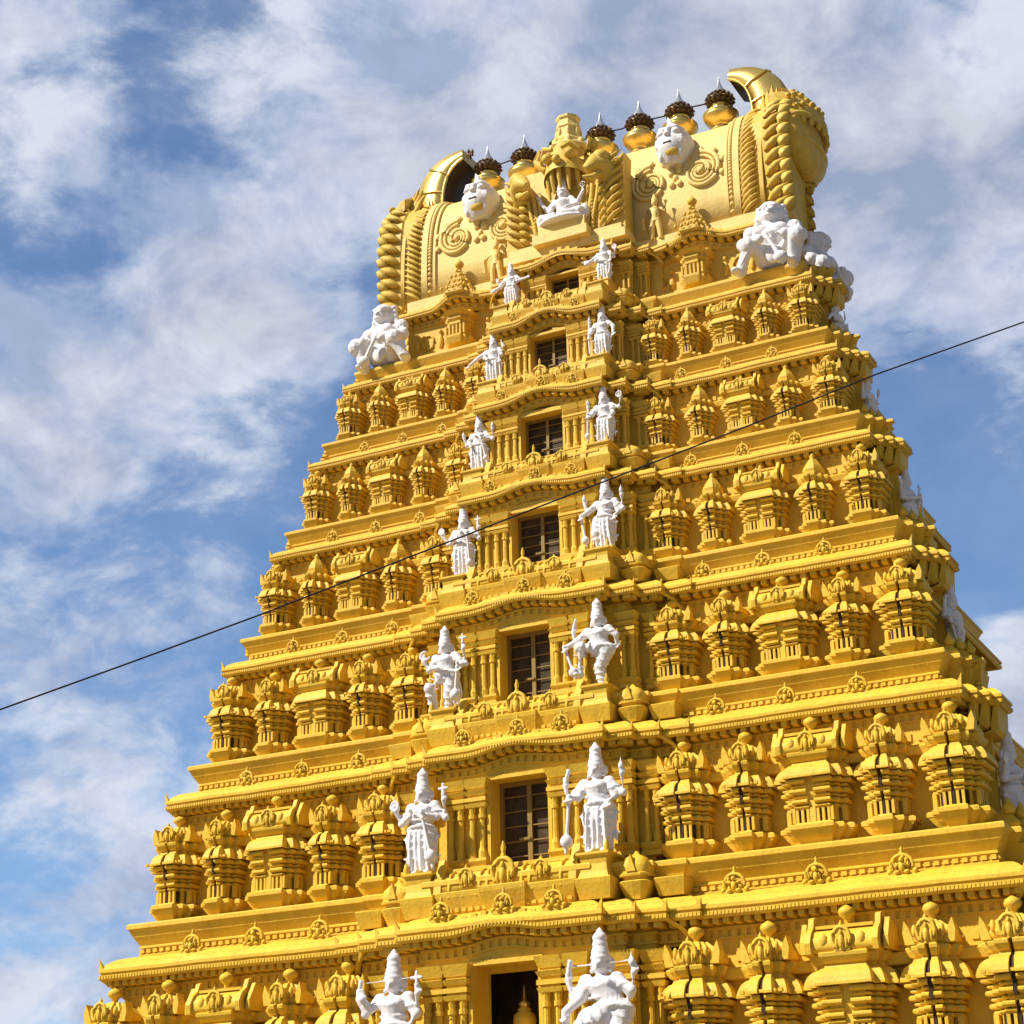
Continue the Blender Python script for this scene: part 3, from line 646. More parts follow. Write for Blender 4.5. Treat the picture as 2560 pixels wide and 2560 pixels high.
for sg in (-1, 1):
    X = lambda v: sg*v
    T_ = .62
    bead = arch_band(*sorted((X(3.93), X(4.00))), 1.03, 1.015)
    for i in range(60):
        u = (i+.5)/120; yy, zz = YC+VA*1.03*sup(u)[0], ZB+VB*1.015*sup(u)[1]; bead.ell((X(4.08), yy, zz), (.06, .05, .05), 6, 5)
    bead.join(arch_band(*sorted((X(4.15), X(4.31))), 1.05, 1.03)); TP(bead.build('bead_arch', M['cream']))
    lb = arch_band(*sorted((X(4.31), X(4.80))), 1.03, 1.02)
    zz = ZB+.02
    while zz < ZB+VB*.93:
        y0, y1 = vault_pt(zz, .09), vault_pt(min(zz+.36, ZB+VB*.97), .10)
        t = (zz-ZB)/VB; nrm = Vector((0, -1, .25+2.0*max(0, t-.6)))
        leaf(lb, (X(4.33), y0, zz), (X(4.79), y1, zz+.33), nrm, .065, .07); zz += .165
    lb.join(arch_band(*sorted((X(4.80), X(4.90))), 1.06, 1.04))
    TP(lb.build('leaf_arch', M['leaf']))
    eg = MB()
    eg.loft([[(X(x), YC-.5+(yy-YC+.5)*c, Z0+18.5+(z_-18.5)*c) for yy, z_ in OUT] for x, c in ((4.40, .93), (4.90, .97), (4.94, 1.0), (5.38, 1.0), (5.44, .98), (5.44, .86))], False)
    t = .10
    while t < 9.6:
        py_, pz_, nr = on_outline(t); py2, pz2, nr2 = on_outline(t+.30)
        big_ = .5+.5*math.sin(t*21)
        leaf(eg, (X(4.96), py_-.03*(nr.y < 0), pz_), (X(5.50), py2+nr2.y*.07, pz2+nr2.z*.07), nr, .115, .09)
        leaf(eg, (X(5.28), py_, pz_-.05), (X(5.62), py2+nr2.y*.05, pz2+nr2.z*.05-.05), Vector((0, nr.y*.7, nr.z*.7))+Vector((sg*.7, 0, 0)), .15, .06)
        if 4.0 < t < 8.0:
            leaf(eg, (X(5.4), py_-nr.y*.1, pz_-nr.z*.1), (X(5.5), py_+nr.y*.26, pz_+nr.z*.26), Vector((sg, 0, 0)), .16, .12)
        t += .33
    for i in range(5):                           # plume rising from the column to the horn
        leaf(eg, (X(4.90+.09*i), 4.7+.08*i, Z0+19.3), (X(4.72+.12*i), 5.25, Z0+20.45+.1*(2-abs(i-2))), Vector((0, -1, .6)), .10, .08)
    TP(eg.build('end_gable', M['leaf']))
    lm = MB()                                     # lion mouth hood on the outer face
    rings = []
    for i in range(13):
        a = math.pi*i/12; zc = 18.98-.92*math.cos(a); r = math.sin(a)**.6
        xo = .56*r*(1.05-.25*math.cos(a*1.0)*-1 if i > 6 else .86+.05*i); dent = .30*math.exp(-((zc-18.95)/.22)**2)
        rings.append([(X(5.40+xo*math.sin(b_)**.7*(1-dent*math.sin(b_))), 5.55-1.08*r*math.cos(b_), Z0+zc-.10*math.sin(b_)) for b_ in [math.pi*j/16 for j in range(17)]])
    lm.loft(rings, True, caps=True)
    can = []
    for j in range(13):
        yv = 4.62+2.1*j/12; dr_ = .42*((yv-5.67)/1.05)**2; tp_ = .30+.70*math.sqrt(max(0, 1-((yv-5.67)/1.06)**2))
        can.append([(X(5.05+(x-5.05)*tp_), yv, Z0+zz-dr_) for x, zz in ((5.05, 20.42), (5.35, 20.38), (5.66, 20.15), (5.92, 19.82), (6.07, 19.50), (6.03, 19.36), (5.93, 19.42), (5.72, 19.78), (5.4, 20.05), (5.05, 20.1))])
    lm.loft(can, True)
    for j in range(7):
        c_ = can[1+int(j*1.8)]
        for q0, q1 in ((2, .10), (3, .08)): leaf(lm, Vector(c_[q0])-Vector((0, 0, .06)), Vector(c_[q0])+Vector((X(.06), -.03, q1)), Vector((0, -1, .2)), .09, .08)
    for zc, rr, xo in ((19.22, .98, .54), (18.58, .92, .50), (18.36, .76, .40)):
        lm.tube([(X(5.42+xo*math.sin(b_)**.7), 5.55-rr*math.cos(b_), Z0+zc+.10*math.sin(b_)) for b_ in [math.pi*j/14 for j in range(15)]], .085, 7)
    for i in range(9):
        b_ = .35+2.4*i/8; lm.ell((X(5.44+.62*math.sin(b_)), 5.55-1.0*math.cos(b_), Z0+19.12), (.07, .07, .12), 7, 6)
    for i in range(8):
        tt = i/7; cx_ = 5.32+.66*tt; cz_ = 20.72-.85*tt**1.2
        leaf(lm, (X(cx_-.10), 5.75, Z0+cz_-.25), (X(cx_+.03), 5.85, Z0+cz_+.02), Vector((0, -1, .1)), .12, .12)
    TP(lm.build('lion_mouth', M['leaf']))
    # gilded horn curling inward over the gable
    hn = MB(); rings = []; m_ = 18
    def bez(a, b, c, t): return (a[0]*(1-t)**2+2*b[0]*t*(1-t)+c[0]*t*t, a[1]*(1-t)**2+2*b[1]*t*(1-t)+c[1]*t*t)
    for i in range(m_+1):
        t = i/m_; o = bez((5.27, 20.0), (5.30, 21.60), (3.80, 21.66), t); q_ = bez((4.36, 20.0), (4.40, 21.10), (3.77, 21.33), t)
        hw = .60+.05*(1-t)
        mxx = ((o[0]+q_[0])/2, (o[1]+q_[1])/2)
        rings.append([(X(o[0]), YC-hw*.62, Z0+o[1]), (X(o[0]*.8+mxx[0]*.2), YC-hw*.9, Z0+o[1]*.8+mxx[1]*.2), (X(mxx[0]*.6+q_[0]*.4), YC-hw, Z0+mxx[1]*.6+q_[1]*.4), (X(q_[0]), YC-hw*.92, Z0+q_[1])])
    back = [[(x, 2*YC-yy, zz) for x, yy, zz in r[::-1]] for r in rings]
    hn.loft([a+b for a, b in zip(rings, back)], True)
    for i in range(m_): hn.mi[i*8+3] = 1
    for i in (4, 10):                            # raised seams across the horn
        hn.tube([Vector(p)+Vector((0, -.015, .01)) for p in rings[i]], .03, 6); 
    hn.tube([Vector(r[3])+Vector((0, -.02, 0)) for r in rings], .04, 6)
    ho = TP(hn.build('horn', [M['brass'], M['pipe']]))
    tp = MB()
    for dx, dz in ((.0, .0), (-.06, .12), (.05, .18)): tp.lathe([(.05, 0), (.03, .06), (.06, .10), (.0, .2)], 7, (X(3.79+dx), YC-.1, Z0+21.60+dz*.6))
    tp.build('horn_tip', M['petal'], ho)
    # scroll reliefs
    for xc, dr in ((2.02, 1), (3.32, -1)):
        sp = MB()
        for r0, th in ((.54, .065), (.42, .05), (.27, .05)):
            pts = []
            for i in range(40):
                t = i/39; a = dr*(t*math.pi*(2.6 if r0 > .5 else 2.2))+math.pi*.5; rr = r0*(1-.72*t)
                x = xc+math.cos(a)*rr; zz = Z0+18.2+math.sin(a)*rr*1.05; pts.append((X(x), vy(zz)-.03, zz))
            sp.tube(pts, [th*(1-.3*i/39) for i in range(40)], 6)
        zz = Z0+18.2; sp.ell((X(xc), vy(zz)-.04, zz), (.1, .08, .1), 8, 6)
        for i in range(7):
            a = math.pi*(i/6*1.2-.1); zz = Z0+18.2+math.sin(a)*.62; sp.ell((X(xc+math.cos(a)*.58), vy(zz)-.03, zz), (.085, .05, .09), 7, 5)
        TP(sp.build('scroll_relief', M['cream']))
    zz = Z0+18.55; sp = MB()
    for i in range(5): sp.ell((X(2.66+.12*math.sin(i*2.1)), vy(zz+.0)-.05, zz+.12-.16*i), (.12-.014*i, .07, .10), 8, 6)
    TP(sp.build('leaf_drop', M['cream']))
    # standing attendant relief on the vault, beside the gable
    at = MB(); xa = X(2.15); ya = vy(Z0+17)-.12; za = Z0+16.6
    at.tube([(xa-.1, ya, za), (xa-.09, ya-.03, za+.3), (xa-.05, ya, za+.5)], [.06, .07, .1], 7); at.tube([(xa+.12, ya, za), (xa+.1, ya-.03, za+.3), (xa+.05, ya, za+.5)], [.06, .07, .1], 7)
    at.tube([(xa, ya, za+.45), (xa, ya, za+.62), (xa, ya, za+.80), (xa, ya, za+.87)], [.12, .09, .14, .05], 8); at.ell((xa, ya-.02, za+.96), (.08, .08, .1), 8, 7)
    at.lathe([(.09, 0), (.07, .08), (.02, .2)], 8, (xa, ya, za+1.02))
    at.tube([(xa-.14, ya, za+.8), (xa-.28, ya-.05, za+.6), (xa-.30, ya, za+.3)], .045, 6); at.tube([(xa+.14, ya, za+.8), (xa+.27, ya-.05, za+.66), (xa+.3, ya-.03, za+.95)], .045, 6)
    TP(at.build('attendant_relief', M['cream']))
    # white lion face
    cx = X(2.66); cy = 4.20; cz = Z0+19.08
    def p_mask(mk):
        rings = []                                 # oval face shell, pointed at the top, with an open mouth
        for i in range(15):
            v = i/14; zz = cz-.54+1.2*v; r = .47*max(.02, math.sin(math.pi*min(1, .10+.90*v)))**.6*(1-.25*max(0, v-.6))
            if v > .93: r *= .5
            row = []
            for j in range(25):
                a = math.pi*j/24; row.append((cx+math.cos(a)*r, cy+.32-math.sin(a)**.8*(.34+.30*math.sin(math.pi*min(1, v+.12))), zz))
            rings.append(row)
        mk.loft([r+[(x*1.0, cy+.36, z) for x, y, z in r[::-1]] for r in rings], True, caps=True)
        mk.tube([(cx, cy-.24, cz+.34), (cx, cy-.28, cz+.18), (cx, cy-.32, cz+.10)], [.06, .06, .08], 8)
        for a in (-1, 1):
            mk.tube([(cx+a*.05, cy-.24, cz+.32), (cx+a*.2, cy-.20, cz+.36), (cx+a*.36, cy-.02, cz+.28)], .05, 6)
            mk.ell((cx+a*.18, cy-.18, cz+.23), (.12, .10, .08), 9, 6)
            mk.ell((cx+a*.26, cy-.12, cz-.02), (.14, .12, .2), 8, 6); mk.ell((cx+a*.24, cy-.08, cz-.30), (.10, .12, .2), 8, 6)
        mk.ell((cx, cy-.20, cz-.02), (.24, .12, .08), 10, 6); mk.ell((cx-.02, cy-.04, cz-.50), (.17, .10, .07), 10, 6)
        mk.tube([(cx-.02, cy+.1, cz+.52), (cx-.06, cy+.1, cz+.72), (cx-.12, cy+.12, cz+.86)], [.14, .07, .02], 8)
    ms = bpy.data.objects.new('lion_mask', statue_mesh(p_mask, .02)); C.objects.link(ms); TP(ms)
    mo = MB(); mo.ell((cx+.04, cy-.09, cz-.29), (.25, .20, .17), 12, 8); mo.build('mouth', M['leaf'], ms)
    ln = MB(); ln.tube([(cx-.17, cy-.22, cz-.13), (cx-.08, cy-.30, cz-.095), (cx+.08, cy-.30, cz-.095), (cx+.17, cy-.22, cz-.13)], [.02, .03, .03, .02], 6); ln.build('lip_line', M['recess_shade'], ms)

# ------------------------------------------------------------------ central gable over the bay
gb = MB(); yb = 3.62; zb = Z0+16.55
gb.box(-1.62, 1.62, yb-.12, YC-.5, zb, zb+.22); gb.box(-.72, .72, yb-.34, yb+.3, zb+.22, zb+.46); gb.box(-.62, .62, yb-.22, yb+.3, zb+.46, zb+.77); gb.box(-1.5, 1.5, yb-.05, YC-.5, zb+.22, zb+.40)
gb.box(-1.15, 1.15, yb+.25, YC-.4, zb+.4, zb+2.6)
TP(gb.build('gable_base', M['cream']))
for sg in (-1, 1):
    wg = MB()
    ol = [(.78, zb+.40), (1.58, zb+.22), (1.58, zb+1.9), (1.62, zb+2.35), (1.30, zb+2.15), (1.05, zb+2.3), (.80, zb+1.6)]
    wg.loft([[(sg*x, yy, zz) for x, zz in ol] for yy in (yb+.5, yb+.02)])
    for i in range(8):
        z_ = zb+.45+i*.225
        for xa, xb, dz in ((1.05, 1.60, .36), (.92, 1.2, .22)):
            leaf(wg, (sg*xa, yb+.0, z_), (sg*xb, yb-.05, z_+dz), Vector((0, -1, .1)), .075, .09)
    for r_a, th in ((.70, .06), (.84, .05), (.60, .04)):
        wg.tube([(sg*r_a*(1.0-.12*math.cos(t*3)), yb-.02, zb+.42+1.25*t) for t in [i/14 for i in range(15)]], th, 6)
    for i in range(12): wg.ell((sg*.77, yb-.03, zb+.48+i*.105), (.04, .05, .045), 6, 5)
    TP(wg.build('feather_wing', M['leaf']))
    ya_ = MB()                                   # yali beast leaning out of the wing
    ya_.tube([(sg*1.20, yb+.15, zb+1.7), (sg*1.12, yb-.12, zb+2.0), (sg*.98, yb-.34, zb+2.02), (sg*.78, yb-.42, zb+1.86)], [.24, .27, .24, .10], 10)
    ya_.ell((sg*1.12, yb-.22, zb+2.2), (.22, .22, .2), 10, 8); ya_.ell((sg*1.0, yb-.42, zb+2.14), (.06, .06, .06), 6, 5)
    for i in range(5): ya_.ell((sg*(1.32-.06*i), yb-.05-.04*i, zb+2.32-.02*i), (.07, .07, .08), 6, 5)
    ya_.tube([(sg*1.1, yb-.2, zb+1.8), (sg*.95, yb-.38, zb+1.62), (sg*.72, yb-.46, zb+1.66)], [.12, .09, .03], 7)
    TP(ya_.build('beast_head', M['leaf']))
nc = MB()
nc.loft([[(x, yb+.24-.10*math.sin(math.pi*i/12), zb+.5+1.6*i/12) for x in (-.72, -.4, 0, .4, .72)] for i in range(13)], True, caps=False, closed=False)
TP(nc.build('niche_back', M['leaf']))
kt = MB()                                        # great face over the niche
rings = []
for i in range(10):
    v = i/9; r = .62*(1-.55*v**2.2); ring_ = []
    for j in range(19):
        a = -.25+(math.pi+.5)*j/18; ring_.append((math.cos(a)*r, yb+.42-math.sin(a)*(.78-.3*v), zb+2.02+1.15*v+.16*math.sin(a)*(1-v)))
    rings.append(ring_)
kt.loft(rings, True, caps=True, closed=False)
kt.add([(0, yb+.4, zb+3.17)]+rings[-1], [(0, j+1, j+2) for j in range(18)])
for i in range(7):
    a = .35+(math.pi-.7)*i/6; p = Vector((math.cos(a)*.54, yb+.42-math.sin(a)*.68, zb+2.12+.16*math.sin(a)))
    kt.tube([p+Vector((0, 0, .06)), p+Vector((0, .05, -.28)), p+Vector((0, .12, -.62))], [.075, .06, .03], 6)
kt.ell((0, yb-.36, zb+2.42), (.11, .13, .12), 10, 8)
for sg in (-1, 1):
    kt.ell((sg*.3, yb-.22, zb+2.58), (.15, .15, .13), 10, 8); kt.tube([(sg*.12, yb-.34, zb+2.72), (sg*.34, yb-.3, zb+2.82), (sg*.58, yb, zb+2.62)], [.06, .08, .04], 7)
    for i in range(3): kt.tube([(sg*(.5+.1*i), yb+.1+.1*i, zb+2.5+.1*i), (sg*(.72+.06*i), yb+.05+.1*i, zb+2.75+.1*i), (sg*(.66), yb+.1, zb+3.0+.05*i)], [.1, .08, .03], 7)
TP(kt.build('great_face', M['leaf']))
cb = MB()
def oct_(r, sx=1.): return [(sx*r*math.cos(2*math.pi*(i+.5)/8), yb+.42+r*math.sin(2*math.pi*(i+.5)/8)) for i in range(8)]
cb.loft([[(x, y_, zb+dz) for x, y_ in oct_(r)] for r, dz in ((.50, 2.95), (.56, 3.04), (.52, 3.12), (.40, 3.2), (.42, 3.26), (.36, 3.30), (.31, 3.40), (.30, 3.62), (.33, 3.66), (.31, 3.70), (.27, 3.86), (.31, 3.92), (.31, 3.98), (.22, 4.02))])
for i in range(8):
    x, y_ = oct_(.44)[i]; cb.ell((x, y_, zb+3.12), (.10, .10, .14), 7, 6); x, y_ = oct_(.30)[i]; cb.ell((x, y_, zb+3.5), (.05, .05, .14), 6, 5)
TP(cb.build('crown_block', M['cream']))

# ------------------------------------------------------------------ kalasha finials and their wire
def make_kalasha():
    root = empty('roof_finial')
    MB().lathe([(.26, 0), (.30, .04), (.20, .10), (.16, .2), (.24, .26), (.36, .36), (.42, .50), (.44, .56), (.41, .62), (.44, .65), (.36, .72), (.25, .80), (.27, .83), (.20, .90), (.24, .94), (.24, .98), (.17, 1.02), (.15, 1.08)], 20).build('pot', M['brass'], root)
    pr = MB().lathe([(.15, 1.04), (.28, 1.10), (.32, 1.20), (.28, 1.32), (.18, 1.44), (.12, 1.48)], 16)
    for i in range(14):
        a = 2*math.pi*i/14
        for zz, r0, r1 in ((1.07, .22, .33), (1.17, .23, .37), (1.28, .20, .34), (1.38, .15, .26)):
            a2 = a+(.22 if 1.15 < zz < 1.25 or zz > 1.35 else 0)
            pr.tube([(math.cos(a2)*r0, math.sin(a2)*r0, zz), (math.cos(a2)*(r0+r1)/2, math.sin(a2)*(r0+r1)/2, zz+.0), (math.cos(a2)*r1, math.sin(a2)*r1, zz+.03)], [.05, .05, .042], 6)
    pr.build('petal_ring', M['petal'], root)
    MB().lathe([(.19, 1.44), (.18, 1.50), (.13, 1.60), (.075, 1.74), (.035, 1.90), (.006, 2.10)], 12).build('spike', M['spike'], root)
    return root
KS = ['brass pot finial beside the gold horn above the sunlit left roof end', 'second brass pot finial from the left, left of the great carved face',
      'brass pot finial half hidden behind the square crown block', 'brass pot finial just right of the square crown block', 'brass pot finial to the left of the right hand white lion mask',
      'brass pot finial behind the right hand white lion mask', 'brass pot finial next to the tip of the right hand gold horn']
proto = make_kalasha()
KX = [(i-3)*1.105 for i in range(7)]
for i, x in enumerate(KX):
    o = proto if i == 0 else copy_tree(proto)
    o.location = (x, YC, Z0+20.24); o.rotation_euler = (0, 0, i*.37); o.scale = (1.04, 1.04, .78)
    tag(o, KS[i], 'roof finial', 'finials along the roof ridge')
wr = MB().tube([(x, YC-.02, Z0+21.22+(.02 if j % 2 == 0 else -.03)) for j, x in enumerate([KX[0]-.3+i*(KX[-1]-KX[0]+.6)/12 for i in range(13)])], .022, 6)
tag(wr.build('finial_wire', M['cable']), 'thin dark wire strung from finial to finial along the roof ridge', 'wire')

# ------------------------------------------------------------------ statues
def limb(mb, pts, rad): mb.tube(pts, rad, 10); [mb.ell(p, (r, r, r), 10, 7) for p, r in zip(pts, rad)]
def hand(mb, p, up, open_=True):
    p = Vector(p); up = Vector(up).normalized(); side = Vector((1, 0, 0)) if abs(up.x) < .8 else Vector((0, 0, 1))
    side = (side-up*side.dot(up)).normalized()
    mb.ell(p+up*.018, (.024, .016, .026), 8, 6)
    for i, l in ((-1.5, .042), (-.5, .052), (.5, .05), (1.5, .04)):
        a = p+up*.03+side*i*.012; b_ = a+up*l*.55; c_ = b_+up*l*.45+Vector((0, -.012 if open_ else -.03, 0))
        mb.tube([a, b_, c_], [.0085, .008, .007], 6)
    mb.tube([p+side*.018, p+side*.036+up*.02, p+side*.040+up*.042], [.009, .0085, .007], 6)
def body(mb, hip=0., legs=None, lean=0., head_turn=0., skirt=True, torso=True):
    H = hip; S = lean
    mb.ell((H, 0, .42), (.128, .09, .075)); mb.tube([(H, 0, .42), (H*.6+S*.3, 0, .50), (S*.7, 0, .58), (S, 0, .64)], [.105, .088, .105, .09], 14)
    mb.ell((S*.8, -.012, .585), (.125, .088, .075)); 
    for a in (-1, 1):
        mb.ell((S+a*.115, 0, .635), (.052, .05, .045)); mb.ell((S+a*.052, -.062, .598), (.05, .03, .04))
    mb.tube([(S, 0, .64), (S, -.005, .70)], [.04, .036], 10)
    hx = S+head_turn*.01
    mb.ell((hx, -.018, .735), (.055, .058, .064)); mb.ell((hx, .03, .738), (.098, .04, .078))
    mb.ell((hx+head_turn*.02, -.078, .728), (.011, .018, .018), 6, 5); mb.ell((hx, -.066, .752), (.045, .014, .01), 8, 5); mb.ell((hx, -.07, .703), (.02, .012, .008), 8, 5)
    for a in (-1, 1):
        mb.ell((hx+a*.022, -.07, .743), (.011, .008, .007), 6, 5); mb.ell((hx+a*.06, -.01, .735), (.012, .02, .03), 6, 5); mb.ell((hx+a*.066, -.015, .692), (.018, .018, .018), 8, 6)
    mb.lathe([(.068, .768), (.074, .785), (.062, .80), (.066, .815), (.056, .85), (.050, .865), (.056, .875), (.046, .905), (.054, .92), (.046, .945), (.026, .965), (.02, .98), (.004, 1.0)], 14, (hx, -.008, 0))
    mb.tube([(S+math.cos(t)*.075, -.055-.04*max(0, -math.sin(t)), .628+.05*math.sin(t)) for t in [math.pi+math.pi*i/10 for i in range(11)]], .013, 6)
    mb.tube([(S*.8+math.cos(t)*.105, math.sin(t)*.082, .50) for t in [2*math.pi*i/16 for i in range(17)]], .011, 6)
    mb.tube([(H+math.cos(t)*.132, math.sin(t)*.095, .43-.015*math.cos(t*2)) for t in [2*math.pi*i/16 for i in range(17)]], .018, 6)
    legs = legs or (((-.058, 0, .40), (-.064, -.02, .22), (-.058, .0, .03)), ((.058, 0, .40), (.064, -.02, .22), (.058, 0, .03)))
    for i, lg in enumerate(legs):
        sg = -1 if i == 0 else 1
        lg = [Vector((p[0]+H*(1-j*.5), p[1], p[2])) for j, p in enumerate(lg)]
        limb(mb, lg, [.085, .064, .046]); ft = lg[-1]
        mb.ell(ft+Vector((sg*.012, -.045, -.012)), (.034, .062, .02), 10, 6)
        for t in (.12, .3, .48, .66, .84):           # folds of the dhoti round each leg
            u = t*2; a, b_ = (lg[0], lg[1]) if u < 1 else (lg[1], lg[2]); f = u if u < 1 else u-1
            c = a.lerp(b_, f); r = .087-.038*t
            ax = (b_-a).normalized(); e1 = ax.cross(Vector((0, 1, .01))).normalized(); e2 = ax.cross(e1)
            mb.tube([c+e1*(math.cos(q_)*r)+e2*(math.sin(q_)*r)+ax*(.012*math.cos(q_)) for q_ in [2*math.pi*j/12 for j in range(13)]], .0085, 5)
    if skirt:
        mb.loft([[(H*(.5+.5*t)+math.cos(q_)*rx, math.sin(q_)*ry, zz) for q_ in [2*math.pi*j/20 for j in range(20)]] for t, rx, ry, zz in ((1, .12, .085, .41), (.8, .128, .085, .30), (.5, .122, .075, .18), (.3, .118, .07, .06), (.3, .122, .072, .03))], True)
        for x in (-.075, -.02, .02, .075): mb.tube([(H+x*1.0, -.088, .40), (H*.8+x*1.1, -.095, .28), (H*.5+x*1.15, -.085, .12), (H*.3+x*1.2, -.078, .03)], .014, 6)
        for a in (-1, 1):
            mb.tube([(H+a*.125, .0, .42), (H+a*.15, -.01, .34), (H+a*.13, 0, .22), (H+a*.15, 0, .10)], [.022, .018, .02, .012], 7)
            for zz in (.34, .16): mb.tube([(H+a*.13, 0, zz), (H+a*.185, -.01, zz+.012)], [.02, .010], 6)
def arm(mb, sg, S, el, hd, up=(0, 0, 1), lower=False, r=1.):
    sh = (S+sg*.118, .0 if not lower else -.01, .632 if not lower else .615)
    limb(mb, [sh, el, hd], [.046*r, .036*r, .025*r])
    mb.tube([Vector(el).lerp(Vector(sh), .55)+Vector((math.cos(t)*.044, math.sin(t)*.044, 0)) for t in [2*math.pi*i/10 for i in range(11)]], .010, 5)
    hand(mb, hd, up, up[2] > .3)
def mace(mb, top, bot, r=.05):
    top = Vector(top); bot = Vector(bot); d = bot-top
    mb.tube([top-d*.06, top+d*.3, top+d*.68], [.016, .015, .017], 8); c = top+d*.78
    mb.ell(c, (r, r, r*1.1), 12, 8); mb.tube([c, bot], [.02, .016], 8)
    for t in (.0, .1): mb.ell(top+d*t, (.024, .024, .02), 8, 6)
def disc(mb, c, r=.04):
    mb.tube([(c[0]+math.cos(t)*r, c[1], c[2]+math.sin(t)*r) for t in [2*math.pi*i/12 for i in range(13)]], .012, 6); mb.ell(c, (.018, .014, .018), 8, 6); mb.ell((c[0], c[1], c[2]+r+.02), (.008, .008, .028), 6, 5)
def conch(mb, c): mb.ell((c[0], c[1], c[2]+.02), (.026, .024, .038), 8, 6); mb.tube([(c[0], c[1], c[2]+.04), (c[0], c[1], c[2]+.10)], [.014, .005], 6)
def cross(mb, c): mb.tube([(c[0], c[1], c[2]-.02), (c[0], c[1], c[2]+.09)], .014, 6); mb.tube([(c[0]-.05, c[1], c[2]+.04), (c[0]+.05, c[1], c[2]+.04)], .014, 6)
def p_2R(mb):
    body(mb, .015); arm(mb, -1, 0, (-.25, -.03, .50), (-.27, -.05, .63), (.1, 0, 1)); arm(mb, 1, 0, (.245, -.02, .51), (.25, -.05, .68), (0, 0, 1)); conch(mb, (.25, -.06, .72)); mb.tube([(-.26, -.06, .66), (-.225, -.06, .77)], [.014, .024], 7)
    arm(mb, -1, 0, (-.15, -.06, .50), (-.195, -.13, .495), (-.2, -.6, -.5), True); mace(mb, (-.195, -.15, .50), (-.235, -.16, .0), .055); arm(mb, 1, 0, (.17, -.02, .49), (.13, -.07, .44), (-.4, -.3, -.8), True)
def p_2L(mb):
    body(mb, -.01); arm(mb, 1, 0, (.235, -.02, .50), (.235, -.06, .66), (0, 0, 1)); cross(mb, (.235, -.07, .72)); arm(mb, -1, 0, (-.20, -.03, .49), (-.235, -.07, .60), (0, 0, 1)); disc(mb, (-.24, -.09, .65), .042)
    arm(mb, 1, 0, (.16, -.05, .51), (.06, -.13, .53), (-.9, -.2, -.2), True); mace(mb, (.06, -.15, .545), (.175, -.15, .02), .055); arm(mb, -1, 0, (-.15, -.05, .50), (-.07, -.13, .52), (.4, -.3, .8), True)
def p_3R(mb):
    body(mb, .03, (((-.03, -.02, .41), (-.17, -.13, .43), (-.175, -.10, .14)), ((.055, 0, .40), (-.005, -.02, .20), (.03, 0, .03))), skirt=False)
    mb.ell((.07, 0, .40), (.12, .09, .09)); arm(mb, -1, 0, (-.25, -.03, .53), (-.255, -.05, .65), (.25, 0, 1)); mb.tube([(-.25, -.06, .68), (-.215, -.06, .78)], [.014, .02], 7)
    arm(mb, -1, 0, (-.21, -.05, .53), (-.32, -.12, .46), (0, -.4, -.8), True); mace(mb, (-.325, -.14, .46), (-.20, -.15, .08), .05); arm(mb, 1, 0, (.20, .0, .55), (.19, .03, .48), (0, 0, -1))
def p_3L(mb):
    body(mb, .02, (((-.06, -.02, .41), (-.15, -.12, .26), (-.13, -.02, .03)), ((.058, 0, .40), (.03, -.02, .2), (.02, 0, .03))), skirt=False, lean=-.01)
    mb.ell((.03, .0, .39), (.125, .09, .085)); mb.tube([(.09, .02, .36), (.14, .02, .2), (.13, .02, .06)], [.06, .045, .03], 8)
    arm(mb, 1, 0, (.245, -.02, .51), (.235, -.06, .68), (0, 0, 1)); cross(mb, (.235, -.07, .76)); arm(mb, -1, 0, (-.19, -.03, .50), (-.235, -.07, .60), (0, 0, 1))
    mb.tube([(-.215+math.cos(t)*.06, -.08, .66+math.sin(t)*.05) for t in [math.pi*.4+1.5*math.pi*i/10 for i in range(11)]], .014, 6)
    arm(mb, 1, 0, (.21, -.05, .50), (.205, -.11, .46), (0, -.4, -.8), True); mace(mb, (.20, -.13, .50), (.16, -.13, .04), .06); arm(mb, -1, 0, (-.13, -.08, .50), (-.02, -.14, .48), (.8, -.2, -.2), True)
def p_4R(mb):
    body(mb, -.02, (((-.058, -.01, .40), (-.10, -.06, .21), (-.06, 0, .03)), ((.058, 0, .40), (.06, -.02, .22), (.045, 0, .03))), lean=.01)
    arm(mb, -1, .01, (-.22, -.03, .52), (-.25, -.05, .66), (0, 0, 1)); conch(mb, (-.25, -.06, .69)); arm(mb, 1, .01, (.235, -.02, .51), (.235, -.05, .68), (0, 0, 1)); conch(mb, (.235, -.06, .72))
    arm(mb, -1, .01, (-.20, -.05, .54), (-.27, -.12, .46), (-.1, -.4, -.8), True); mace(mb, (-.27, -.13, .46), (-.20, -.14, .03), .05); arm(mb, 1, .01, (.18, -.02, .48), (.15, -.07, .42), (-.2, -.3, -.9), True)
def p_4L(mb):
    body(mb, .0); arm(mb, -1, 0, (-.20, -.03, .49), (-.27, -.06, .60), (-.1, 0, 1)); disc(mb, (-.275, -.08, .66), .04); arm(mb, 1, 0, (.225, -.03, .49), (.23, -.06, .63), (0, 0, 1)); cross(mb, (.232, -.07, .70))
    arm(mb, 1, 0, (.18, -.05, .53), (.105, -.13, .54), (-.6, -.3, .2), True); mace(mb, (.11, -.14, .56), (.15, -.14, .02), .045); arm(mb, -1, 0, (-.14, -.06, .49), (-.06, -.13, .50), (.6, -.3, .2), True)
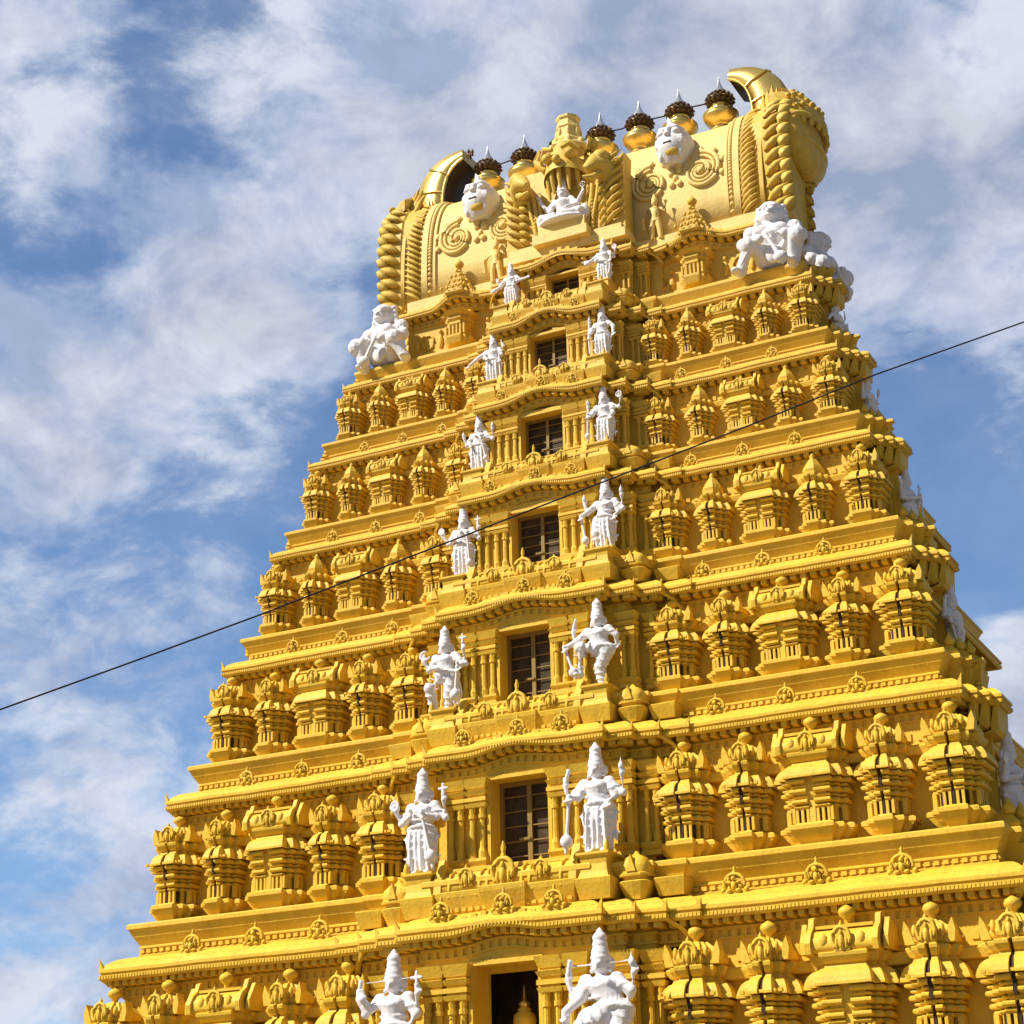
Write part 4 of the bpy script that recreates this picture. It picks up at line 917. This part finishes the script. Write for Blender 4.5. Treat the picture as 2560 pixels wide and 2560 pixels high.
def p_5R(mb):
    body(mb, .02); arm(mb, -1, 0, (-.23, -.03, .50), (-.235, -.05, .66), (.2, 0, 1)); conch(mb, (-.23, -.06, .70)); arm(mb, 1, 0, (.25, -.02, .56), (.29, -.04, .70), (-.3, 0, 1)); disc(mb, (.27, -.06, .76), .045)
    arm(mb, -1, 0, (-.17, -.06, .50), (-.21, -.12, .48), (0, -.5, -.8), True); mace(mb, (-.21, -.13, .50), (-.22, -.14, .03), .045); arm(mb, 1, 0, (.16, -.03, .48), (.13, -.08, .42), (-.3, -.3, -.9), True)
def p_5L(mb):
    body(mb, -.01); arm(mb, -1, 0, (-.20, -.03, .48), (-.235, -.06, .60), (-.2, 0, 1)); conch(mb, (-.24, -.07, .63)); arm(mb, 1, 0, (.24, -.03, .50), (.25, -.06, .66), (0, 0, 1)); conch(mb, (.255, -.07, .70))
    arm(mb, 1, 0, (.16, -.05, .51), (.08, -.13, .52), (-.6, -.3, .2), True); mace(mb, (.08, -.14, .55), (.19, -.13, .05), .04); arm(mb, -1, 0, (-.15, -.05, .49), (-.10, -.12, .44), (.2, -.3, -.8), True)
def p_6R(mb):
    body(mb, .0, (((-.058, 0, .40), (-.066, -.02, .22), (-.07, 0, .03)), ((.058, 0, .40), (.066, -.02, .22), (.07, 0, .03)))); mb.ell((0, -.01, .33), (.16, .09, .14))
    arm(mb, -1, 0, (-.22, -.03, .50), (-.21, -.05, .68), (0, 0, 1)); conch(mb, (-.205, -.06, .72)); arm(mb, 1, 0, (.21, -.02, .53), (.21, -.05, .40), (0, -.2, -1)); mb.tube([(.19, -.05, .40), (.27, -.06, .37)], .014, 6)
    arm(mb, -1, 0, (-.18, -.05, .50), (-.20, -.11, .40), (0, -.3, -1), True); mb.tube([(-.20, -.12, .44), (-.19, -.12, .05)], .018, 7)
def p_6L(mb):
    body(mb, .0); arm(mb, 1, 0, (.17, -.03, .52), (.21, -.06, .64), (0, 0, 1)); mb.tube([(.21, -.07, .62), (.18, -.07, .78)], .014, 6); arm(mb, -1, 0, (-.27, -.04, .54), (-.42, -.08, .42), (-.7, 0, -.6))
    arm(mb, 1, 0, (.17, -.05, .49), (.16, -.12, .38), (0, -.3, -1), True); mb.tube([(.16, -.12, .5), (.18, -.12, .04)], .018, 7); arm(mb, -1, 0, (-.15, -.05, .5), (-.09, -.12, .46), (.4, -.3, -.6), True)
def p_7R(mb):
    body(mb, .0); arm(mb, 1, 0, (.22, -.03, .50), (.26, -.06, .64), (-.1, 0, 1)); disc(mb, (.25, -.07, .70), .045); arm(mb, -1, 0, (-.24, -.04, .52), (-.34, -.08, .50), (-1, 0, .1)); mb.ell((-.32, -.06, .47), (.07, .05, .05))
    arm(mb, 1, 0, (.20, -.05, .50), (.17, -.12, .42), (-.2, -.3, -1), True); arm(mb, -1, 0, (-.15, -.05, .48), (-.09, -.13, .47), (.6, -.3, 0), True); mb.tube([(.19, -.1, .60), (.13, -.1, .12)], .02, 7)
def p_7L(mb):
    body(mb, .0); arm(mb, 1, 0, (.21, -.03, .53), (.36, -.07, .52), (1, 0, .2)); arm(mb, -1, 0, (-.22, -.03, .50), (-.27, -.06, .60), (-.2, 0, 1)); arm(mb, -1, 0, (-.22, -.05, .46), (-.33, -.09, .40), (-.8, -.2, -.4), True); mb.ell((-.32, -.1, .38), (.06, .05, .05))
    arm(mb, 1, 0, (.15, -.06, .49), (.10, -.13, .44), (0, -.3, -.9), True); mb.tube([(.11, -.13, .52), (.15, -.12, .04)], .018, 7)
def p_1R(mb):
    body(mb, .07, (((-.055, -.03, .41), (-.17, -.11, .30), (-.14, -.02, .12)), ((.058, 0, .40), (.05, -.03, .22), (.03, 0, .03))), lean=-.02, skirt=False)
    mb.ell((-.06, -.05, .36), (.13, .09, .09)); arm(mb, -1, -.02, (-.22, -.03, .52), (-.25, -.05, .64), (.2, 0, 1)); mb.tube([(-.25, -.06, .66), (-.22, -.06, .78)], [.014, .022], 7); mb.tube([(-.22, -.03, .735), (.20, -.02, .745)], .008, 5)
    arm(mb, 1, -.02, (.21, -.03, .54), (.24, -.05, .66), (0, 0, 1)); conch(mb, (.23, -.06, .71)); limb(mb, [(-.12, -.03, .60), (-.16, -.06, .50), (-.25, -.10, .42)], [.048, .042, .03]); hand(mb, (-.25, -.11, .42), (-.2, 0, -1), False)
    mb.tube([(-.25, -.1, .43), (-.26, -.08, .30), (-.22, -.06, .14)], [.035, .03, .02], 8); arm(mb, 1, -.02, (.19, .0, .52), (.15, .02, .46), (0, 0, -1), True)
def p_1L(mb):
    body(mb, .0); arm(mb, -1, 0, (-.22, -.03, .53), (-.26, -.06, .64), (0, 0, 1)); mb.tube([(-.25, -.07, .68), (-.235, -.07, .78)], [.014, .022], 7); arm(mb, 1, 0, (.20, -.03, .51), (.22, -.06, .65), (0, 0, 1)); cross(mb, (.22, -.07, .72)); mb.tube([(-.22, -.03, .76), (.2, -.03, .77)], .008, 5)
    arm(mb, 1, 0, (.19, -.03, .50), (.16, -.07, .42), (-.2, -.3, -.9), True); arm(mb, -1, 0, (-.17, -.05, .56), (-.20, -.12, .63), (0, 0, 1), True)
def p_seat(mb):                                   # squatting guardian, knees apart, club planted between the feet
    mb.ell((0, .05, .22), (.22, .16, .15)); mb.tube([(0, .05, .22), (0, .03, .40), (0, .0, .56), (0, 0, .68)], [.19, .20, .24, .17], 18)
    mb.ell((0, -.05, .57), (.28, .15, .14))
    for a in (-1, 1): mb.ell((a*.29, 0, .64), (.12, .11, .11)); mb.ell((a*.12, -.15, .60), (.12, .07, .08))
    mb.tube([(0, -.02, .66), (0, -.05, .80)], [.13, .11], 12)
    mb.ell((0, -.09, .86), (.135, .13, .145)); mb.ell((0, -.02, .87), (.20, .12, .16)); mb.ell((0, -.22, .85), (.038, .04, .04), 8, 6); mb.ell((0, -.20, .79), (.075, .04, .022), 8, 6)
    for a in (-1, 1):
        mb.ell((a*.055, -.205, .895), (.028, .02, .018), 7, 5); mb.tube([(a*.02, -.21, .925), (a*.10, -.18, .94)], .02, 6); mb.ell((a*.15, -.03, .84), (.03, .04, .06), 7, 5)
        for i in range(5): mb.ell((a*(.17+.012*i), -.0, .98-.075*i), (.045, .06, .045), 7, 6)
    mb.lathe([(.17, .94), (.165, .97), (.13, .99), (.115, 1.02), (.05, 1.05), (.0, 1.07)], 14, (0, -.04, 0))
    limb(mb, [(-.12, .02, .24), (-.31, -.22, .37), (-.45, -.12, .05)], [.16, .13, .085]); mb.ell((-.50, -.20, .03), (.075, .12, .045), 10, 7)
    limb(mb, [(.12, .02, .24), (.36, -.24, .39), (.27, -.14, .05)], [.16, .135, .09]); mb.ell((.28, -.24, .03), (.065, .12, .045), 10, 7)
    limb(mb, [(.30, 0, .64), (.40, -.10, .46), (.20, -.28, .44)], [.11, .095, .07]); hand(mb, (.16, -.30, .44), (-.8, -.3, -.1))
    limb(mb, [(-.30, 0, .64), (-.40, -.10, .45), (-.14, -.28, .41)], [.11, .095, .07]); hand(mb, (-.10, -.30, .41), (.8, -.2, -.2))
    mb.tube([(-.06, -.30, .47), (.05, -.33, .24), (.11, -.35, .10)], [.035, .03, .035], 8); mb.ell((.14, -.36, .05), (.10, .09, .085), 12, 8); mb.tube([(.14, -.36, .05), (.17, -.37, -.06)], [.04, .02], 8)
    mb.tube([(math.cos(t)*.24, -.04-abs(math.sin(t))*.15, .63+.10*math.sin(t)) for t in [math.pi+math.pi*i/10 for i in range(11)]], .028, 6)
    mb.tube([(math.cos(t)*.215, .04+math.sin(t)*.18, .34) for t in [2*math.pi*i/16 for i in range(17)]], .032, 6)
    mb.ell((0, -.16, .22), (.12, .06, .14), 10, 7); mb.tube([(0, -.19, .42), (.02, -.2, .55)], [.03, .03], 6)
def p_god(mb):                                    # cross-legged figure in the central niche, conical crown, hands spread
    mb.ell((0, 0, .10), (.30, .2, .10)); mb.tube([(0, .02, .12), (0, .02, .30), (0, 0, .46)], [.16, .125, .15], 14); mb.ell((0, -.02, .42), (.17, .11, .10))
    for a in (-1, 1):
        limb(mb, [(a*.10, 0, .13), (a*.36, -.12, .13), (a*.08, -.26, .07)], [.10, .085, .06]); limb(mb, [(a*.16, 0, .48), (a*.30, -.03, .34), (a*.42, -.06, .52)], [.06, .05, .036]); hand(mb, (a*.42, -.07, .53), (a*.2, 0, 1))
        limb(mb, [(a*.15, 0, .45), (a*.24, -.08, .28), (a*.14, -.2, .22)], [.06, .05, .036]); mb.ell((a*.07, -.03, .60), (.02, .03, .04), 6, 5); disc(mb, (a*.43, -.08, .66), .05)
        mb.ell((a*.42, 0, .14), (.10, .10, .16))
    mb.tube([(0, 0, .46), (0, -.01, .56)], [.06, .05], 10); mb.ell((0, -.02, .60), (.075, .08, .085)); mb.ell((0, -.10, .59), (.018, .02, .022), 6, 5)
    mb.lathe([(.10, .64), (.115, .67), (.09, .70), (.10, .73), (.075, .80), (.08, .82), (.05, .90), (.02, .97), (.0, 1.0)], 14)
    mb.ell((0, .06, .60), (.13, .05, .11)); mb.loft([[(math.cos(t)*r, math.sin(t)*r*.7, z) for t in [2*math.pi*i/20 for i in range(20)]] for z, r in ((-.02, .46), (.02, .48), (.05, .44))], True)

POSE = {(1, -1): p_1L, (1, 1): p_1R, (2, -1): p_2L, (2, 1): p_2R, (3, -1): p_3L, (3, 1): p_3R, (4, -1): p_4L, (4, 1): p_4R, (5, -1): p_5L, (5, 1): p_5R, (6, -1): p_6L, (6, 1): p_6R, (7, -1): p_7L, (7, 1): p_7R}
ORD = {1: 'lowest', 2: 'second lowest', 3: 'third lowest', 4: 'fourth lowest', 5: 'fifth lowest', 6: 'second highest', 7: 'topmost'}
DESC = {(1, -1): 'with two raised attributes', (1, 1): 'dancing with one leg lifted', (2, -1): 'leaning on a club', (2, 1): 'with a round headed mace', (3, -1): 'holding up a cross shaped emblem', (3, 1): 'with one thigh raised',
        (4, -1): 'with a disc and a club', (4, 1): 'with elbow out over a club', (5, -1): 'with both hands raised', (5, 1): 'with a disc in its raised hand', (6, -1): 'with one arm stretched down sideways', (6, 1): 'in a broad robe', (7, -1): 'with arms spread low', (7, 1): 'lifting a disc beside its head'}
SM = {}; SDY = {4: .36, 5: .24, 6: .28, 7: .50}
for k in range(1, 8):
    z, w_, y, b, q = ST[k]; s = sc(k)
    for sg in (-1, 1):
        me = SM[k, sg] = statue_mesh(POSE[k, sg])
        o = bpy.data.objects.new('standing_statue', me); C.objects.link(o)
        dy = SDY.get(k, 0); dz = dy*(z+7.4)/37.5
        o.location = (sg*(1.94-.02*(k > 3))*b/2.234+(.22 if (k, sg) == (1, 1) else 0), y-q+.66*s+dy, Z0+z+1.16*s+dz); hh = 2.22*s
        o.scale = (hh*1.05, hh, hh)
        if dy: TP(MB().loft([[(o.location.x+a*(.30+e)*s, o.location.y+c*s, zz) for a, c in ((-1, -.36-e), (1, -.36-e), (1, .5), (-1, .5))] for zz, e in ((Z0+z+.6*s, 0), (o.location.z-.08*s, 0), (o.location.z-.07*s, .04), (o.location.z-.006, .03))]).build('statue_block', M['yellow']))
        tag(o, 'white crowned statue %s, %s of the %s window' % (DESC[k, sg], 'left' if sg < 0 else 'right', ORD[k]), 'statue', 'white guardian statues beside the windows')
# statues on the shaded right flank
for k in range(1, 7):
    z, w_, y, b, q = ST[k]; s = sc(k)
    o = bpy.data.objects.new('standing_statue', SM[k, 1 if k % 2 else -1]); C.objects.link(o)
    o.location = (w_-.66*s, y+2.55*s, Z0+z+1.10*s); hh = 2.1*s; o.scale = (hh, hh, hh); o.rotation_euler = (0, 0, R(78))
    tag(o, 'white statue on the shaded right flank level with the %s window' % ORD[k], 'statue', 'white statues on the right flank')
    TP(MB().loft([[(w_-1.05*s-o_, y+2.1*s-o_, zz), (w_-.3*s+o_, y+2.1*s-o_, zz), (w_-.3*s+o_, y+3.0*s, zz), (w_-1.05*s-o_, y+3.0*s, zz)] for zz, o_ in ((Z0+z+.9*s, 0), (Z0+z+1.10*s, .05*s), (Z0+z+1.16*s, .03*s))]).build('statue_block', M['yellow']))
for k in range(2, 8):                             # hanging hood of the flank bay, just above the statue below it
    z, w_, y, b, q = ST[k]; s = sc(k); s8 = max(.62, s); hb = MB()
    for i, (xa, xb) in enumerate(((.02, .16), (.16, .31), (.31, .46))):
        ya = y+(.62+.3*i)*s; hb.loft([[(w_+xx-.02*s8, yy, Z0+z+zz*s8) for xx, yy in ((xa-.3*t, ya+.04), (xb-.06-.10*t, ya+.04), (xb-.06-.10*t, y+2.15*s), (xa-.3*t, y+2.15*s))] for zz, t in ((-.24, 0), (-.55-.07*i, .3), (-.62-.08*i, .3), (-.66-.1*i, 1))])
    TP(hb.build('flank_hood', M['yellow']))
for k in range(1, 7):
    z, w_, y, b, q = ST[k]; s = sc(k); fr = MB()
    for i, (xa, ya) in enumerate(((-.35, 1.25), (-.18, 1.5), (-.02, 1.75))):
        fr.loft([[(w_+xx, yy, Z0+z+zz*s) for xx, yy in ((-.9*s, ya_), (xa*s+e, ya_), (xa*s+e, y+2.3*s), (-.9*s, y+2.3*s))] for zz, e in ((.28, 0), (.62, .10*s), (.70, .12*s), (.72, 0), (1.0-.05*i, .02*s), (1.08-.05*i, .07*s), (1.14-.05*i, .04*s), (1.34-.06*i, -.14*s)) for ya_ in (y+ya*s-e,)])
    for i in range(3): fr.lathe([(.10*s, 0), (.14*s, .10*s), (.06*s, .22*s), (.0, .34*s)], 7, (w_+(-.5+.16*i)*s, y+(1.4+.25*i)*s, Z0+z+(1.30-.06*i)*s))
    TP(fr.build('flank_rail', M['yellow']))
sm_ = statue_mesh(p_seat, .012)
for sg, nm in ((-1, 'white squatting guardian statue with a club at the left end of the roof ledge'), (1, 'white squatting guardian statue with a club at the right end of the roof ledge')):
    o = bpy.data.objects.new('seated_statue', sm_); C.objects.link(o); o.scale = (1.68*sg, 1.6, 1.70)
    o.location = (sg*5.17+(.08 if sg < 0 else 0), 3.72, Z0+14.66); o.rotation_euler = (0, 0, R(-6) if sg < 0 else R(8))
    tag(o, nm, 'statue', 'squatting guardians at the roof corners')
o = bpy.data.objects.new('seated_statue', sm_); C.objects.link(o); o.scale = (1.6, 1.6, 1.65); o.location = (5.62, 5.55, Z0+14.72); o.rotation_euler = (0, 0, R(80))
tag(o, 'white squatting guardian statue facing right behind the right roof corner', 'statue', 'squatting guardians at the roof corners')
o = bpy.data.objects.new('seated_statue', statue_mesh(p_god, .012)); C.objects.link(o); o.scale = (1.36, 1.2, 1.32); o.location = (0, 3.56, Z0+17.33)
tag(o, 'white cross-legged deity statue with conical crown in the feathered gable niche', 'statue')

lp = empty('brass_lamp', (-.06, .62, Z0-1.74)); lp.scale = (.8, .8, .8)
MB().lathe([(.20, -1.4), (.05, -1.2), (.05, -.45), (.10, -.35), (.26, -.2), (.29, 0.0), (.26, .14), (.15, .22), (.18, .26), (.08, .34)], 16).build('bowl', M['yellow'], lp)
MB().lathe([(.12, .32), (.17, .40), (.06, .48), (.03, .62), (.004, .86)], 10).build('spire', M['brass'], lp)
tag(lp, 'brass lamp with a pointed top standing inside the dark lowest window', 'lamp')

# ------------------------------------------------------------------ overhead cable in front of the tower
pts = []
for px, py in ((-260, 1866), (0, 1774), (330, 1655), (650, 1537), (1100, 1363), (1590, 1173), (1900, 1053), (2190, 936), (2560, 805), (2850, 705)):
    d0 = ray(px, py); t = 19.0+ (px-1280)*.0016; pts.append(CAM+d0*t/d0.dot(f_))
cb = MB().tube(pts, .0085, 8); tag(cb.build('overhead_cable', M['cable']), 'black overhead cable sagging across the front of the tower', 'cable')
